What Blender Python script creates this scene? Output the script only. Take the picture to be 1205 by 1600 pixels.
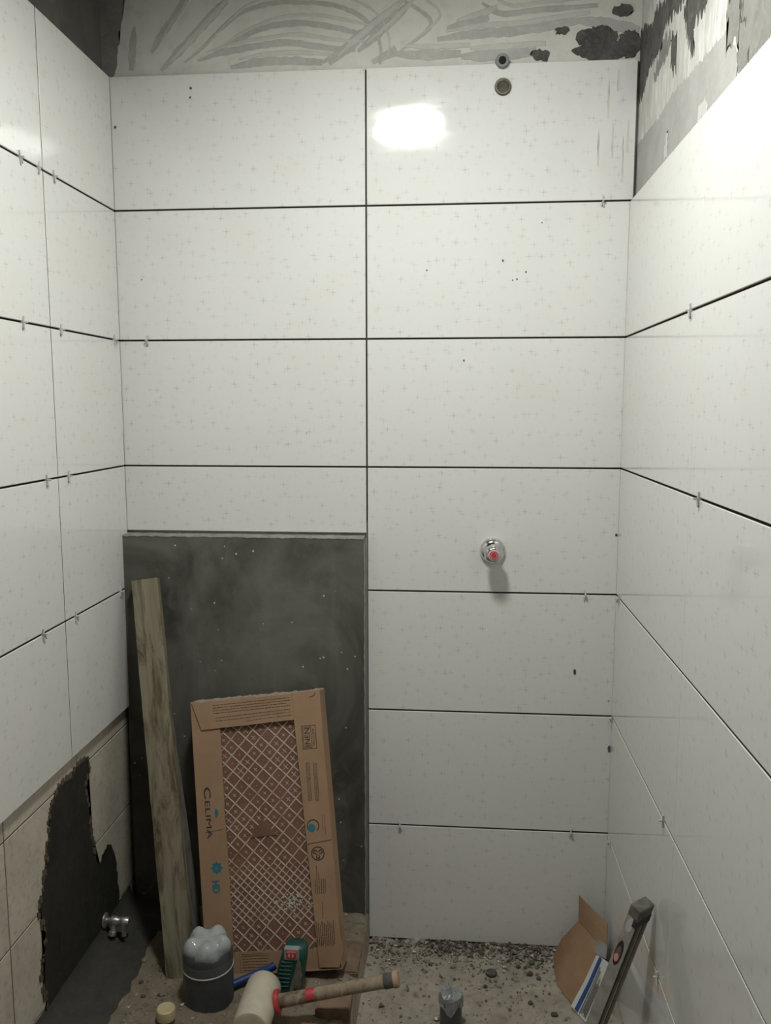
import bpy, bmesh, math, random
from mathutils import Vector, Matrix

for o in list(bpy.data.objects):
    bpy.data.objects.remove(o)
scene = bpy.context.scene
COL = scene.collection
rng = random.Random(7)

# ------------------------------------------------------------------ camera, world, exposure
cam_d = bpy.data.cameras.new('camera')
cam = bpy.data.objects.new('camera', cam_d)
COL.objects.link(cam)
cam_d.sensor_fit = 'VERTICAL'
cam_d.sensor_height = 36.0
cam_d.sensor_width = 27.1
cam_d.lens = 36.0 * 1301.25 / 1600.0
cam_d.clip_start = 0.02
YAW, PITCH, ROLL = -0.08419, -0.12715, -0.00046
fw = Vector((math.sin(YAW) * math.cos(PITCH), math.cos(YAW) * math.cos(PITCH), math.sin(PITCH)))
r0 = Vector((math.cos(YAW), -math.sin(YAW), 0))
u0 = r0.cross(fw)
rt = r0 * math.cos(ROLL) + u0 * math.sin(ROLL)
up = u0 * math.cos(ROLL) - r0 * math.sin(ROLL)
M = Matrix.Identity(4)
for i in range(3):
    M[i][0], M[i][1], M[i][2] = rt[i], up[i], -fw[i]
M.translation = (0.1594, -1.9924, 1.376)
cam.matrix_world = M
scene.camera = cam

world = bpy.data.worlds.new('world')
scene.world = world
world.use_nodes = True
world.node_tree.nodes['Background'].inputs[0].default_value = (0.5, 0.5, 0.5, 1)
world.node_tree.nodes['Background'].inputs[1].default_value = 0.02
vs = scene.view_settings
vs.view_transform = 'Standard'
vs.look = 'None'
vs.exposure = 0.0
vs.gamma = 1.0
vs.use_curve_mapping = False
LAMP_STRENGTH = 126.0
LAMP_LOC = (0.0, -0.80)
LAMP_R, LAMP_DEPTH, LAMP_Z = 0.106, 0.012, 2.258

# ------------------------------------------------------------------ room numbers (metres)
XL, XR, XM = -0.6543, 0.5452, -0.0536
YB = 0.0                 # glazed face of the back wall
YF = -2.75               # wall behind the viewer
CEIL = 2.335
LV = [2.138, 1.835, 1.532, 1.229, 0.926, 0.623, 0.320, 0.008]   # tile joints, top to floor
GAP = 0.0038
TT = 0.008

# ------------------------------------------------------------------ materials
def new_mat(name):
    m = bpy.data.materials.new(name)
    m.use_nodes = True
    nt = m.node_tree
    return m, nt, nt.nodes['Principled BSDF']

def N(nt, t, **kw):
    n = nt.nodes.new(t)
    for k, v in kw.items():
        setattr(n, k, v)
    return n

def math_node(nt, op, a, b=None, clamp=False):
    n = N(nt, 'ShaderNodeMath', operation=op)
    n.use_clamp = clamp
    for i, v in enumerate((a, b)):
        if v is None:
            continue
        if isinstance(v, (int, float)):
            n.inputs[i].default_value = v
        else:
            nt.links.new(v, n.inputs[i])
    return n.outputs[0]

def mixc(nt, fac, a, b):
    n = N(nt, 'ShaderNodeMix', data_type='RGBA')
    for sock, v in ((n.inputs[0], fac), (n.inputs[6], a), (n.inputs[7], b)):
        if isinstance(v, (int, float)):
            sock.default_value = v
        elif isinstance(v, tuple):
            sock.default_value = (*v[:3], 1)
        else:
            nt.links.new(v, sock)
    return n.outputs[2]

def noise(nt, vec, scale, detail=4, rough=0.55, dist=0.0):
    n = N(nt, 'ShaderNodeTexNoise')
    n.inputs['Scale'].default_value = scale
    n.inputs['Detail'].default_value = detail
    n.inputs['Roughness'].default_value = rough
    n.inputs['Distortion'].default_value = dist
    if vec is not None:
        nt.links.new(vec, n.inputs['Vector'])
    return n.outputs[0]

def ramp(nt, fac, lo, hi):
    n = N(nt, 'ShaderNodeMapRange')
    n.inputs[1].default_value = lo
    n.inputs[2].default_value = hi
    nt.links.new(fac, n.inputs[0])
    return n.outputs[0]

def mapping(nt, vec, scale=(1, 1, 1), rot=(0, 0, 0), loc=(0, 0, 0)):
    n = N(nt, 'ShaderNodeMapping')
    n.inputs['Scale'].default_value = scale
    n.inputs['Rotation'].default_value = rot
    n.inputs['Location'].default_value = loc
    nt.links.new(vec, n.inputs['Vector'])
    return n.outputs[0]

def bump(nt, bsdf, height, strength, dist=0.002):
    n = N(nt, 'ShaderNodeBump')
    n.inputs['Strength'].default_value = strength
    n.inputs['Distance'].default_value = dist
    nt.links.new(height, n.inputs['Height'])
    nt.links.new(n.outputs[0], bsdf.inputs['Normal'])

def objco(nt):
    return N(nt, 'ShaderNodeTexCoord').outputs['Object']

def simple(name, col, rough=0.6, metal=0.0, var=0.25, scale=30, bumpk=0.0, col2=None, spec=0.5, coat=0.0):
    m, nt, b = new_mat(name)
    co = objco(nt)
    n = noise(nt, co, scale, 5, 0.6)
    c2 = col2 if col2 else tuple(c * (1 - var) for c in col)
    c = mixc(nt, ramp(nt, n, 0.35, 0.68), col, c2)
    nt.links.new(c, b.inputs['Base Color'])
    b.inputs['Roughness'].default_value = rough
    b.inputs['Metallic'].default_value = metal
    b.inputs['Specular IOR Level'].default_value = spec
    b.inputs['Coat Weight'].default_value = coat
    if bumpk:
        bump(nt, b, n, bumpk)
    return m

def glaze_material():
    m, nt, b = new_mat('white_glaze')
    co = objco(nt)
    rnd = N(nt, 'ShaderNodeObjectInfo').outputs['Random']
    off = N(nt, 'ShaderNodeCombineXYZ')
    nt.links.new(math_node(nt, 'MULTIPLY', rnd, 37.0), off.inputs[0])
    nt.links.new(math_node(nt, 'MULTIPLY', rnd, 91.0), off.inputs[1])
    va = N(nt, 'ShaderNodeVectorMath', operation='ADD')
    nt.links.new(co, va.inputs[0])
    nt.links.new(off.outputs[0], va.inputs[1])
    pos = va.outputs[0]
    sx = N(nt, 'ShaderNodeSeparateXYZ')
    nt.links.new(pos, sx.inputs[0])
    X, Y = sx.outputs[0], sx.outputs[1]
    def layer(cell, arm, wid, strength, seed, thr):
        u = math_node(nt, 'ADD', math_node(nt, 'DIVIDE', X, cell), seed)
        v = math_node(nt, 'ADD', math_node(nt, 'DIVIDE', Y, cell), seed * 1.7)
        fu, fv = math_node(nt, 'FLOOR', u), math_node(nt, 'FLOOR', v)
        cv = N(nt, 'ShaderNodeCombineXYZ')
        nt.links.new(fu, cv.inputs[0])
        nt.links.new(fv, cv.inputs[1])
        cv.inputs[2].default_value = seed
        wn = N(nt, 'ShaderNodeTexWhiteNoise', noise_dimensions='3D')
        nt.links.new(cv.outputs[0], wn.inputs['Vector'])
        sc = N(nt, 'ShaderNodeSeparateColor')
        nt.links.new(wn.outputs['Color'], sc.inputs[0])
        def local(c, f, r):
            l = math_node(nt, 'SUBTRACT', math_node(nt, 'SUBTRACT', c, f),
                          math_node(nt, 'ADD', math_node(nt, 'MULTIPLY', r, 0.6), 0.2))
            return math_node(nt, 'MULTIPLY', math_node(nt, 'ABSOLUTE', l), cell)
        ax, ay = local(u, fu, sc.outputs[0]), local(v, fv, sc.outputs[1])
        def bar(a, bb):
            p = math_node(nt, 'SUBTRACT', 1.0, math_node(nt, 'DIVIDE', a, wid), True)
            q = math_node(nt, 'SUBTRACT', 1.0, math_node(nt, 'DIVIDE', bb, arm), True)
            return math_node(nt, 'MULTIPLY', p, math_node(nt, 'POWER', q, 0.6))
        cr = math_node(nt, 'MAXIMUM', bar(ax, ay), bar(ay, ax))
        st = math_node(nt, 'MULTIPLY', ramp(nt, sc.outputs[2], thr, 1.0), strength)
        return math_node(nt, 'MULTIPLY', cr, st)
    l1 = layer(0.050, 0.0095, 0.0015, 0.78, 3.3, -0.5)
    l2 = layer(0.036, 0.0080, 0.0014, 0.55, 11.7, 0.0)
    l3 = layer(0.028, 0.0065, 0.0013, 0.28, 27.1, 0.1)
    mk = math_node(nt, 'MAXIMUM', math_node(nt, 'MAXIMUM', l1, l2), l3)
    # a very faint printed lattice of dots
    d1 = math_node(nt, 'SINE', math_node(nt, 'MULTIPLY', math_node(nt, 'ADD', X, Y), 1100.0))
    d2 = math_node(nt, 'SINE', math_node(nt, 'MULTIPLY', math_node(nt, 'SUBTRACT', X, Y), 1100.0))
    dots = ramp(nt, math_node(nt, 'MULTIPLY', d1, d2), 0.2, 1.0)
    base = mixc(nt, math_node(nt, 'MULTIPLY', dots, 0.35), (0.760, 0.758, 0.730), (0.81, 0.81, 0.785))
    big = ramp(nt, noise(nt, pos, 7.0, 3, 0.5), 0.45, 0.75)
    base = mixc(nt, math_node(nt, 'MULTIPLY', big, 0.18), base, (0.70, 0.685, 0.62))
    tint = noise(nt, pos, 40.0, 0)
    ink = mixc(nt, tint, (0.40, 0.395, 0.38), (0.47, 0.435, 0.37))
    c = mixc(nt, mk, base, ink)
    nt.links.new(c, b.inputs['Base Color'])
    smear = noise(nt, mapping(nt, pos, (6, 25, 6)), 1.0, 4, 0.6)
    r = math_node(nt, 'ADD', math_node(nt, 'MULTIPLY', ramp(nt, smear, 0.45, 0.8), 0.09), 0.07)
    nt.links.new(r, b.inputs['Roughness'])
    b.inputs['Specular IOR Level'].default_value = 0.5
    bump(nt, b, noise(nt, pos, 9.0, 2), 0.05, 0.004)
    return m

def plaster_material(name, c1, c2, c3, s=6.0, bk=0.4):
    m, nt, b = new_mat(name)
    co = objco(nt)
    n1 = noise(nt, co, s, 6, 0.6, 0.6)
    n2 = noise(nt, co, s * 6, 5, 0.65)
    c = mixc(nt, ramp(nt, n1, 0.38, 0.62), c1, c2)
    c = mixc(nt, math_node(nt, 'MULTIPLY', ramp(nt, n2, 0.5, 0.75), 0.6), c, c3)
    nt.links.new(c, b.inputs['Base Color'])
    b.inputs['Roughness'].default_value = 0.9
    b.inputs['Specular IOR Level'].default_value = 0.2
    bump(nt, b, n2, bk, 0.003)
    return m

def floor_material(name, warm):
    m, nt, b = new_mat(name)
    co = objco(nt)
    n1 = noise(nt, co, 9.0, 6, 0.65, 0.4)
    n2 = noise(nt, co, 55.0, 6, 0.7)
    n3 = noise(nt, co, 22.0, 5, 0.6, 0.8)
    a = (0.43, 0.382, 0.318) if not warm else (0.27, 0.225, 0.165)
    d = (0.30, 0.268, 0.225) if not warm else (0.19, 0.155, 0.115)
    c = mixc(nt, ramp(nt, n1, 0.36, 0.64), a, d)
    c = mixc(nt, math_node(nt, 'MULTIPLY', ramp(nt, n2, 0.54, 0.70), 0.75), c, (0.10, 0.085, 0.07))
    c = mixc(nt, math_node(nt, 'MULTIPLY', ramp(nt, n3, 0.56, 0.74), 0.55), c, (0.46, 0.41, 0.35))
    c = mixc(nt, math_node(nt, 'MULTIPLY', ramp(nt, noise(nt, co, 14.0, 3), 0.56, 0.72), 0.35), c, (0.27, 0.17, 0.115))
    nt.links.new(c, b.inputs['Base Color'])
    b.inputs['Roughness'].default_value = 0.95
    b.inputs['Specular IOR Level'].default_value = 0.15
    bump(nt, b, n2, 0.8, 0.006)
    return m

def rubble_material():
    m, nt, b = new_mat('rubble')
    co = objco(nt)
    v = N(nt, 'ShaderNodeTexVoronoi')
    v.inputs['Scale'].default_value = 120
    nt.links.new(co, v.inputs['Vector'])
    sc = N(nt, 'ShaderNodeSeparateColor')
    nt.links.new(v.outputs['Color'], sc.inputs[0])
    c = mixc(nt, sc.outputs[0], (0.09, 0.075, 0.06), (0.36, 0.32, 0.27))
    c = mixc(nt, ramp(nt, sc.outputs[1], 0.90, 0.95), c, (0.25, 0.15, 0.10))
    c = mixc(nt, ramp(nt, sc.outputs[2], 0.93, 0.96), c, (0.65, 0.62, 0.56))
    nt.links.new(c, b.inputs['Base Color'])
    b.inputs['Roughness'].default_value = 0.95
    return m

def concrete_slab_material():
    m, nt, b = new_mat('smooth_cement_render')
    co = objco(nt)
    n1 = noise(nt, mapping(nt, co, (3.2, 1, 2.2)), 1.0, 6, 0.62, 1.0)
    n2 = noise(nt, co, 60.0, 5, 0.7)
    n3 = noise(nt, mapping(nt, co, (9, 3, 4), (0, 0.3, 0)), 1.0, 4, 0.6, 0.5)
    c = mixc(nt, ramp(nt, n1, 0.36, 0.62), (0.066, 0.064, 0.054), (0.160, 0.157, 0.138))
    c = mixc(nt, math_node(nt, 'MULTIPLY', ramp(nt, n3, 0.55, 0.66), 0.5), c, (0.185, 0.182, 0.162))
    sp = N(nt, 'ShaderNodeTexVoronoi')
    sp.inputs['Scale'].default_value = 42
    nt.links.new(co, sp.inputs['Vector'])
    spot = math_node(nt, 'LESS_THAN', sp.outputs['Distance'], 0.10)
    spot = math_node(nt, 'MULTIPLY', spot, ramp(nt, noise(nt, co, 8.0, 2), 0.52, 0.6))
    c = mixc(nt, spot, c, (0.55, 0.53, 0.49))
    c = mixc(nt, math_node(nt, 'MULTIPLY', ramp(nt, n2, 0.58, 0.7), 0.5), c, (0.09, 0.088, 0.08))
    nt.links.new(c, b.inputs['Base Color'])
    b.inputs['Roughness'].default_value = 0.8
    b.inputs['Specular IOR Level'].default_value = 0.25
    bump(nt, b, n2, 0.25, 0.002)
    return m

def wood_material(name, a, bcol, dark):
    m, nt, b = new_mat(name)
    co = objco(nt)
    g = noise(nt, mapping(nt, co, (60, 60, 3)), 1.0, 6, 0.6, 0.4)
    blot = noise(nt, mapping(nt, co, (30, 30, 6)), 1.0, 6, 0.7, 0.8)
    c = mixc(nt, ramp(nt, g, 0.35, 0.65), a, bcol)
    c = mixc(nt, math_node(nt, 'MULTIPLY', ramp(nt, blot, 0.46, 0.62), 0.9), c, dark)
    nt.links.new(c, b.inputs['Base Color'])
    b.inputs['Roughness'].default_value = 0.85
    b.inputs['Specular IOR Level'].default_value = 0.2
    bump(nt, b, g, 0.5, 0.002)
    return m

def cardboard_material():
    m, nt, b = new_mat('brown_cardboard')
    co = objco(nt)
    g = noise(nt, mapping(nt, co, (4, 4, 90)), 1.0, 3, 0.5)
    n = noise(nt, co, 14.0, 5, 0.6)
    c = mixc(nt, ramp(nt, n, 0.35, 0.7), (0.37, 0.235, 0.145), (0.30, 0.19, 0.115))
    c = mixc(nt, math_node(nt, 'MULTIPLY', g, 0.25), c, (0.43, 0.29, 0.19))
    nt.links.new(c, b.inputs['Base Color'])
    b.inputs['Roughness'].default_value = 0.8
    b.inputs['Specular IOR Level'].default_value = 0.25
    bump(nt, b, n, 0.2, 0.003)
    return m

def ridge_material():
    m, nt, b = new_mat('white_tile_back_ridges')
    co = objco(nt)
    n = noise(nt, co, 38.0, 5, 0.7)
    big = noise(nt, co, 9.0, 3, 0.6)
    f = ramp(nt, math_node(nt, 'ADD', math_node(nt, 'MULTIPLY', n, 0.6), math_node(nt, 'MULTIPLY', big, 0.4)), 0.50, 0.64)
    c = mixc(nt, f, (0.52, 0.43, 0.35), (0.30, 0.18, 0.125))
    nt.links.new(c, b.inputs['Base Color'])
    b.inputs['Roughness'].default_value = 0.9
    return m

def streaked_plaster():
    m, nt, b = new_mat('pale_streaked_plaster')
    co = objco(nt)
    st = noise(nt, mapping(nt, co, (1, 85, 16), (0.25, 0, 0)), 1.0, 5, 0.65, 0.5)
    big = noise(nt, mapping(nt, co, (1, 9, 6)), 1.0, 4, 0.6, 0.6)
    c = mixc(nt, ramp(nt, st, 0.38, 0.64), (0.66, 0.655, 0.625), (0.47, 0.465, 0.435))
    c = mixc(nt, math_node(nt, 'MULTIPLY', ramp(nt, big, 0.46, 0.62), 0.55), c, (0.40, 0.395, 0.365))
    nt.links.new(c, b.inputs['Base Color'])
    b.inputs['Roughness'].default_value = 0.9
    b.inputs['Specular IOR Level'].default_value = 0.2
    bump(nt, b, st, 0.3, 0.002)
    return m

MAT = dict(
    glaze=glaze_material(),
    clay=simple('fired_clay_edge', (0.20, 0.15, 0.12), 0.9, var=0.3),
    adhesive=plaster_material('dark_adhesive_bed', (0.06, 0.058, 0.055), (0.045, 0.043, 0.04), (0.08, 0.078, 0.072)),
    plaster=plaster_material('pale_plaster', (0.72, 0.70, 0.645), (0.64, 0.625, 0.575), (0.52, 0.51, 0.475), 5.0, 0.25),
    plaster_right=streaked_plaster(),
    cement_bare=plaster_material('bare_dark_cement', (0.135, 0.13, 0.115), (0.10, 0.097, 0.088), (0.17, 0.165, 0.15), 5.0, 0.4),
    smear=plaster_material('grey_adhesive_smear', (0.50, 0.49, 0.465), (0.43, 0.425, 0.405), (0.60, 0.585, 0.54), 22.0, 0.3),
    smear_faint=plaster_material('pale_adhesive_smear', (0.60, 0.585, 0.545), (0.54, 0.53, 0.495), (0.66, 0.64, 0.59), 22.0, 0.3),
    smear_dark=plaster_material('dark_cement_smear', (0.075, 0.073, 0.068), (0.12, 0.117, 0.108), (0.2, 0.195, 0.18), 25.0, 0.6),
    smear_mid=plaster_material('mid_grey_cement_smear', (0.26, 0.255, 0.235), (0.21, 0.205, 0.19), (0.33, 0.325, 0.30), 16.0, 0.4),
    smear_grey=plaster_material('grey_skim_band', (0.42, 0.415, 0.395), (0.37, 0.365, 0.345), (0.48, 0.475, 0.455), 10.0, 0.25),
    smear_light=plaster_material('pale_skim', (0.58, 0.575, 0.55), (0.53, 0.52, 0.5), (0.6, 0.59, 0.57), 12.0, 0.2),
    drip=simple('thin_mortar_wash', (0.70, 0.69, 0.635), 0.6, var=0.10),
    slab=concrete_slab_material(),
    slab_edge=plaster_material('pale_mortar_edge', (0.30, 0.29, 0.262), (0.21, 0.202, 0.182), (0.38, 0.365, 0.335), 30.0, 0.6),
    wet_cement=plaster_material('damp_cement', (0.040, 0.039, 0.032), (0.030, 0.029, 0.024), (0.062, 0.060, 0.050), 9.0, 0.7),
    floor_cement=plaster_material('grey_floor_cement', (0.066, 0.064, 0.056), (0.05, 0.049, 0.043), (0.09, 0.086, 0.074), 9.0, 0.6),
    floor=floor_material('dusty_subfloor', False),
    platform=floor_material('earthy_subfloor', True),
    rubble=rubble_material(),
    soil=simple('dark_soil', (0.12, 0.10, 0.078), 0.95, var=0.5, scale=60),
    old_glaze=plaster_material('stained_cream_glaze', (0.60, 0.555, 0.465), (0.52, 0.475, 0.40), (0.28, 0.235, 0.18), 11.0, 0.05),
    old_grout=simple('brown_grout', (0.13, 0.10, 0.07), 0.95),
    spacer=simple('clear_grey_plastic', (0.62, 0.62, 0.60), 0.35, var=0.2),
    chrome=simple('chrome', (0.72, 0.72, 0.72), 0.14, 1.0, var=0.3, scale=50),
    dirty_chrome=simple('dirty_chrome', (0.80, 0.79, 0.75), 0.36, 0.8, var=0.55, scale=70),
    red=simple('red_plastic', (0.55, 0.06, 0.07), 0.4),
    pink=simple('pale_pink_plastic', (0.72, 0.5, 0.5), 0.4),
    pvc=simple('dark_grey_pvc', (0.075, 0.085, 0.095), 0.38, var=0.35, scale=25),
    pvc_light=simple('grey_pvc', (0.24, 0.245, 0.245), 0.45),
    black=simple('dark_hole', (0.02, 0.02, 0.018), 0.9),
    brass=simple('dull_brass', (0.55, 0.48, 0.34), 0.3, 0.9, var=0.5, scale=80),
    steel=simple('dark_steel', (0.16, 0.15, 0.13), 0.45, 0.8, var=0.4, scale=60),
    board=wood_material('muddy_board', (0.275, 0.25, 0.178), (0.20, 0.175, 0.118), (0.088, 0.060, 0.036)),
    lath=wood_material('grey_lath', (0.20, 0.19, 0.165), (0.15, 0.14, 0.12), (0.095, 0.085, 0.07)),
    handle=wood_material('worn_handle', (0.36, 0.29, 0.215), (0.27, 0.21, 0.15), (0.135, 0.10, 0.07)),
    handle_end=simple('cut_wood', (0.50, 0.33, 0.23), 0.8),
    cardboard=cardboard_material(),
    card_inner=simple('carton_inner', (0.31, 0.205, 0.112), 0.8, var=0.3, scale=13, col2=(0.26, 0.135, 0.078)),
    card_edge=simple('pale_card_edge', (0.43, 0.35, 0.265), 0.9, var=0.3, scale=60, bumpk=0.6),
    ink=simple('brown_print', (0.105, 0.065, 0.045), 0.8),
    ink_black=simple('black_print', (0.045, 0.035, 0.03), 0.8),
    teal=simple('teal_print', (0.035, 0.20, 0.26), 0.7),
    clay_back=simple('terracotta_tile_back', (0.225, 0.112, 0.076), 0.9, var=0.3, scale=12, bumpk=0.2),
    ridge=ridge_material(),
    rubber=simple('off_white_rubber', (0.60, 0.545, 0.43), 0.55, var=0.22, scale=22),
    green=simple('dark_green_plastic', (0.016, 0.085, 0.072), 0.42, var=0.4),
    grey_plastic=simple('grey_plastic', (0.33, 0.34, 0.33), 0.5, var=0.3),
    khaki=simple('dusty_grey_panel', (0.17, 0.165, 0.135), 0.7, var=0.5, scale=60),
    blue=simple('blue_plastic', (0.018, 0.055, 0.22), 0.45, var=0.3),
    brick=simple('red_clay_brick', (0.30, 0.13, 0.085), 0.95, var=0.45, scale=25, bumpk=0.8),
    brick_dusty=simple('dusty_brick', (0.27, 0.18, 0.125), 0.95, var=0.45, scale=25, bumpk=0.8),
    alu=simple('scuffed_aluminium', (0.50, 0.49, 0.45), 0.5, 0.25, var=0.35, scale=30),
    alu_dark=simple('dark_grey_metal', (0.055, 0.052, 0.046), 0.6, 0.2, var=0.4),
    white_card=simple('white_card', (0.58, 0.59, 0.57), 0.7, var=0.1),
    blue_ink=simple('blue_print', (0.02, 0.07, 0.27), 0.7),
    yellow_cap=simple('milky_yellow_plastic', (0.60, 0.50, 0.29), 0.45, var=0.15),
    grey_bag=simple('grey_plastic_sheet', (0.30, 0.31, 0.32), 0.3, var=0.3, scale=60, bumpk=0.3),
    vial=simple('pale_vial', (0.55, 0.52, 0.30), 0.15),
    ceiling=plaster_material('grey_ceiling', (0.42, 0.41, 0.39), (0.36, 0.355, 0.335), (0.30, 0.295, 0.28), 4.0),
    lamp_base=simple('white_metal', (0.7, 0.7, 0.68), 0.4, var=0.05),
)
def pet_material():
    m, nt, b = new_mat('clear_pet_plastic')
    co = objco(nt)
    n = noise(nt, co, 60.0, 4, 0.6)
    lo = noise(nt, co, 28.0, 2, 0.5)
    sx = N(nt, 'ShaderNodeSeparateXYZ')
    nt.links.new(co, sx.inputs[0])
    hgt = math_node(nt, 'ADD', sx.outputs[2], math_node(nt, 'MULTIPLY', lo, 0.045))
    crown_mask = ramp(nt, hgt, 0.142, 0.162)           # greyer and less clear towards the crown
    crown_mask = math_node(nt, 'MULTIPLY', crown_mask, math_node(nt, 'ADD', 0.45, math_node(nt, 'MULTIPLY', n, 0.7)), True)
    nt.links.new(mixc(nt, crown_mask, (0.80, 0.86, 0.87), (0.50, 0.53, 0.52)), b.inputs['Base Color'])
    nt.links.new(math_node(nt, 'SUBTRACT', 0.92, math_node(nt, 'MULTIPLY', crown_mask, 0.75), True), b.inputs['Transmission Weight'])
    b.inputs['Roughness'].default_value = 0.10
    b.inputs['IOR'].default_value = 1.35
    bump(nt, b, lo, 0.35, 0.006)
    return m
MAT['pet'] = pet_material()
def emit_material():
    m, nt, b = new_mat('lit_diffuser')
    b.inputs['Base Color'].default_value = (0.9, 0.9, 0.9, 1)
    b.inputs['Emission Color'].default_value = (0.985, 1.0, 0.955, 1)
    b.inputs['Emission Strength'].default_value = LAMP_STRENGTH
    return m
MAT['emit'] = emit_material()

# ------------------------------------------------------------------ mesh helpers
def tag(o, label=None, cat=None, group=None, kind=None):
    if label: o['label'] = label
    if cat: o['category'] = cat
    if group: o['group'] = group
    if kind: o['kind'] = kind
    return o

def link(o, parent=None):
    COL.objects.link(o)
    if parent is not None:
        o.parent = parent
        o.matrix_parent_inverse = Matrix.Identity(4)
    return o

def empty(name, loc=(0, 0, 0)):
    o = bpy.data.objects.new(name, None)
    o.empty_display_size = 0.05
    o.location = loc
    return link(o)

def from_data(name, verts, faces, mats, parent=None, smooth=False, fm=None):
    me = bpy.data.meshes.new(name)
    me.from_pydata([tuple(v) for v in verts], [], faces)
    for m in (mats if isinstance(mats, (list, tuple)) else [mats]):
        me.materials.append(MAT[m])
    if fm:
        for p, i in zip(me.polygons, fm):
            p.material_index = i
    if smooth:
        for p in me.polygons:
            p.use_smooth = True
    me.update()
    return link(bpy.data.objects.new(name, me), parent)

def from_bm(name, bm, mats, parent=None, smooth=False):
    bmesh.ops.recalc_face_normals(bm, faces=bm.faces)
    me = bpy.data.meshes.new(name)
    bm.to_mesh(me)
    bm.free()
    for m in (mats if isinstance(mats, (list, tuple)) else [mats]):
        me.materials.append(MAT[m])
    if smooth:
        for p in me.polygons:
            p.use_smooth = True
    return link(bpy.data.objects.new(name, me), parent)

def bm_box(lo, hi, bev=0.0, seg=1, bm=None):
    own = bmesh.new()
    bmesh.ops.create_cube(own, size=1.0)
    for v in own.verts:
        for i in range(3):
            v.co[i] = lo[i] + (v.co[i] + 0.5) * (hi[i] - lo[i])
    if bev:
        bmesh.ops.bevel(own, geom=own.edges[:], offset=bev, segments=seg, affect='EDGES', profile=0.5)
    if bm is None:
        return own
    merge(bm, own)
    return bm

def merge(bm, other):
    me = bpy.data.meshes.new('tmp')
    other.to_mesh(me)
    other.free()
    bm.from_mesh(me)
    bpy.data.meshes.remove(me)

def box(name, lo, hi, mat, parent=None, bev=0.0, seg=1):
    return from_bm(name, bm_box(lo, hi, bev, seg), mat, parent)

def frame_from_axis(a):
    a = a.normalized()
    t = Vector((0, 0, 1)) if abs(a.z) < 0.9 else Vector((1, 0, 0))
    u = t.cross(a).normalized()
    return u, a.cross(u).normalized(), a

def bm_lathe(profile, origin, axis, seg=32, bm=None, rmod=None):
    """profile: list of (r, h) along axis."""
    bm = bm or bmesh.new()
    u, v, a = frame_from_axis(Vector(axis))
    o = Vector(origin)
    rings = []
    for r, h in profile:
        if r < 1e-6:
            rings.append([bm.verts.new(o + a * h)])
        else:
            ring = []
            for i in range(seg):
                t = 2 * math.pi * i / seg
                rr = r * (rmod(t, h) if rmod else 1)
                ring.append(bm.verts.new(o + a * h + (u * math.cos(t) + v * math.sin(t)) * rr))
            rings.append(ring)
    for A, B in zip(rings, rings[1:]):
        if len(A) == 1 and len(B) == 1:
            continue
        for i in range(seg):
            j = (i + 1) % seg
            if len(A) == 1:
                bm.faces.new((A[0], B[i], B[j]))
            elif len(B) == 1:
                bm.faces.new((A[i], A[j], B[0]))
            else:
                bm.faces.new((A[i], A[j], B[j], B[i]))
    return bm

def lathe(name, profile, origin, axis, mat, parent=None, seg=32, smooth=True, rmod=None):
    o = from_bm(name, bm_lathe(profile, origin, axis, seg, None, rmod), mat, parent)
    if smooth:
        for p in o.data.polygons:
            p.use_smooth = True
        try:
            o.data.set_sharp_from_angle(angle=math.radians(38))
        except Exception:
            pass
    return o

def smooth_path(pts, n=6):
    pts = [Vector(p) for p in pts]
    if len(pts) < 3:
        return pts
    P = [2 * pts[0] - pts[1]] + pts + [2 * pts[-1] - pts[-2]]
    out = []
    for i in range(1, len(P) - 2):
        for k in range(n):
            t = k / n
            a, b, c, d = P[i - 1], P[i], P[i + 1], P[i + 2]
            out.append(0.5 * ((2 * b) + (c - a) * t + (2 * a - 5 * b + 4 * c - d) * t * t + (3 * b - a - 3 * c + d) * t ** 3))
    out.append(pts[-1])
    return out

def tube(name, pts, radii, mat, parent=None, seg=12):
    pts = [Vector(p) for p in pts]
    if isinstance(radii, (int, float)):
        radii = [radii] * len(pts)
    bm = bmesh.new()
    rings = []
    up0 = Vector((0, 0, 1))
    for i, p in enumerate(pts):
        d = (pts[min(i + 1, len(pts) - 1)] - pts[max(i - 1, 0)]).normalized()
        u = up0.cross(d)
        if u.length < 1e-3:
            u = Vector((1, 0, 0)).cross(d)
        u.normalize()
        v = d.cross(u)
        rings.append([bm.verts.new(p + (u * math.cos(2 * math.pi * k / seg) + v * math.sin(2 * math.pi * k / seg)) * radii[i]) for k in range(seg)])
    for A, B in zip(rings, rings[1:]):
        for k in range(seg):
            bm.faces.new((A[k], A[(k + 1) % seg], B[(k + 1) % seg], B[k]))
    bm.faces.new(rings[0])
    bm.faces.new(rings[-1])
    return from_bm(name, bm, mat, parent, True)

def prism(name, poly2, to3, th, mat, parent=None):
    """polygon in 2D, to3(a, b, d): d = height above the surface; a plate of thickness th"""
    n = len(poly2)
    bm = bmesh.new()
    f = [bm.verts.new(to3(a, b, th)) for a, b in poly2]
    k = [bm.verts.new(to3(a, b, 0)) for a, b in poly2]
    bm.faces.new(f)
    for i in range(n):
        j = (i + 1) % n
        bm.faces.new((f[i], f[j], k[j], k[i]))
    bmesh.ops.triangulate(bm, faces=[x for x in bm.faces if len(x.verts) > 4])
    return from_bm(name, bm, mat, parent)

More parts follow.
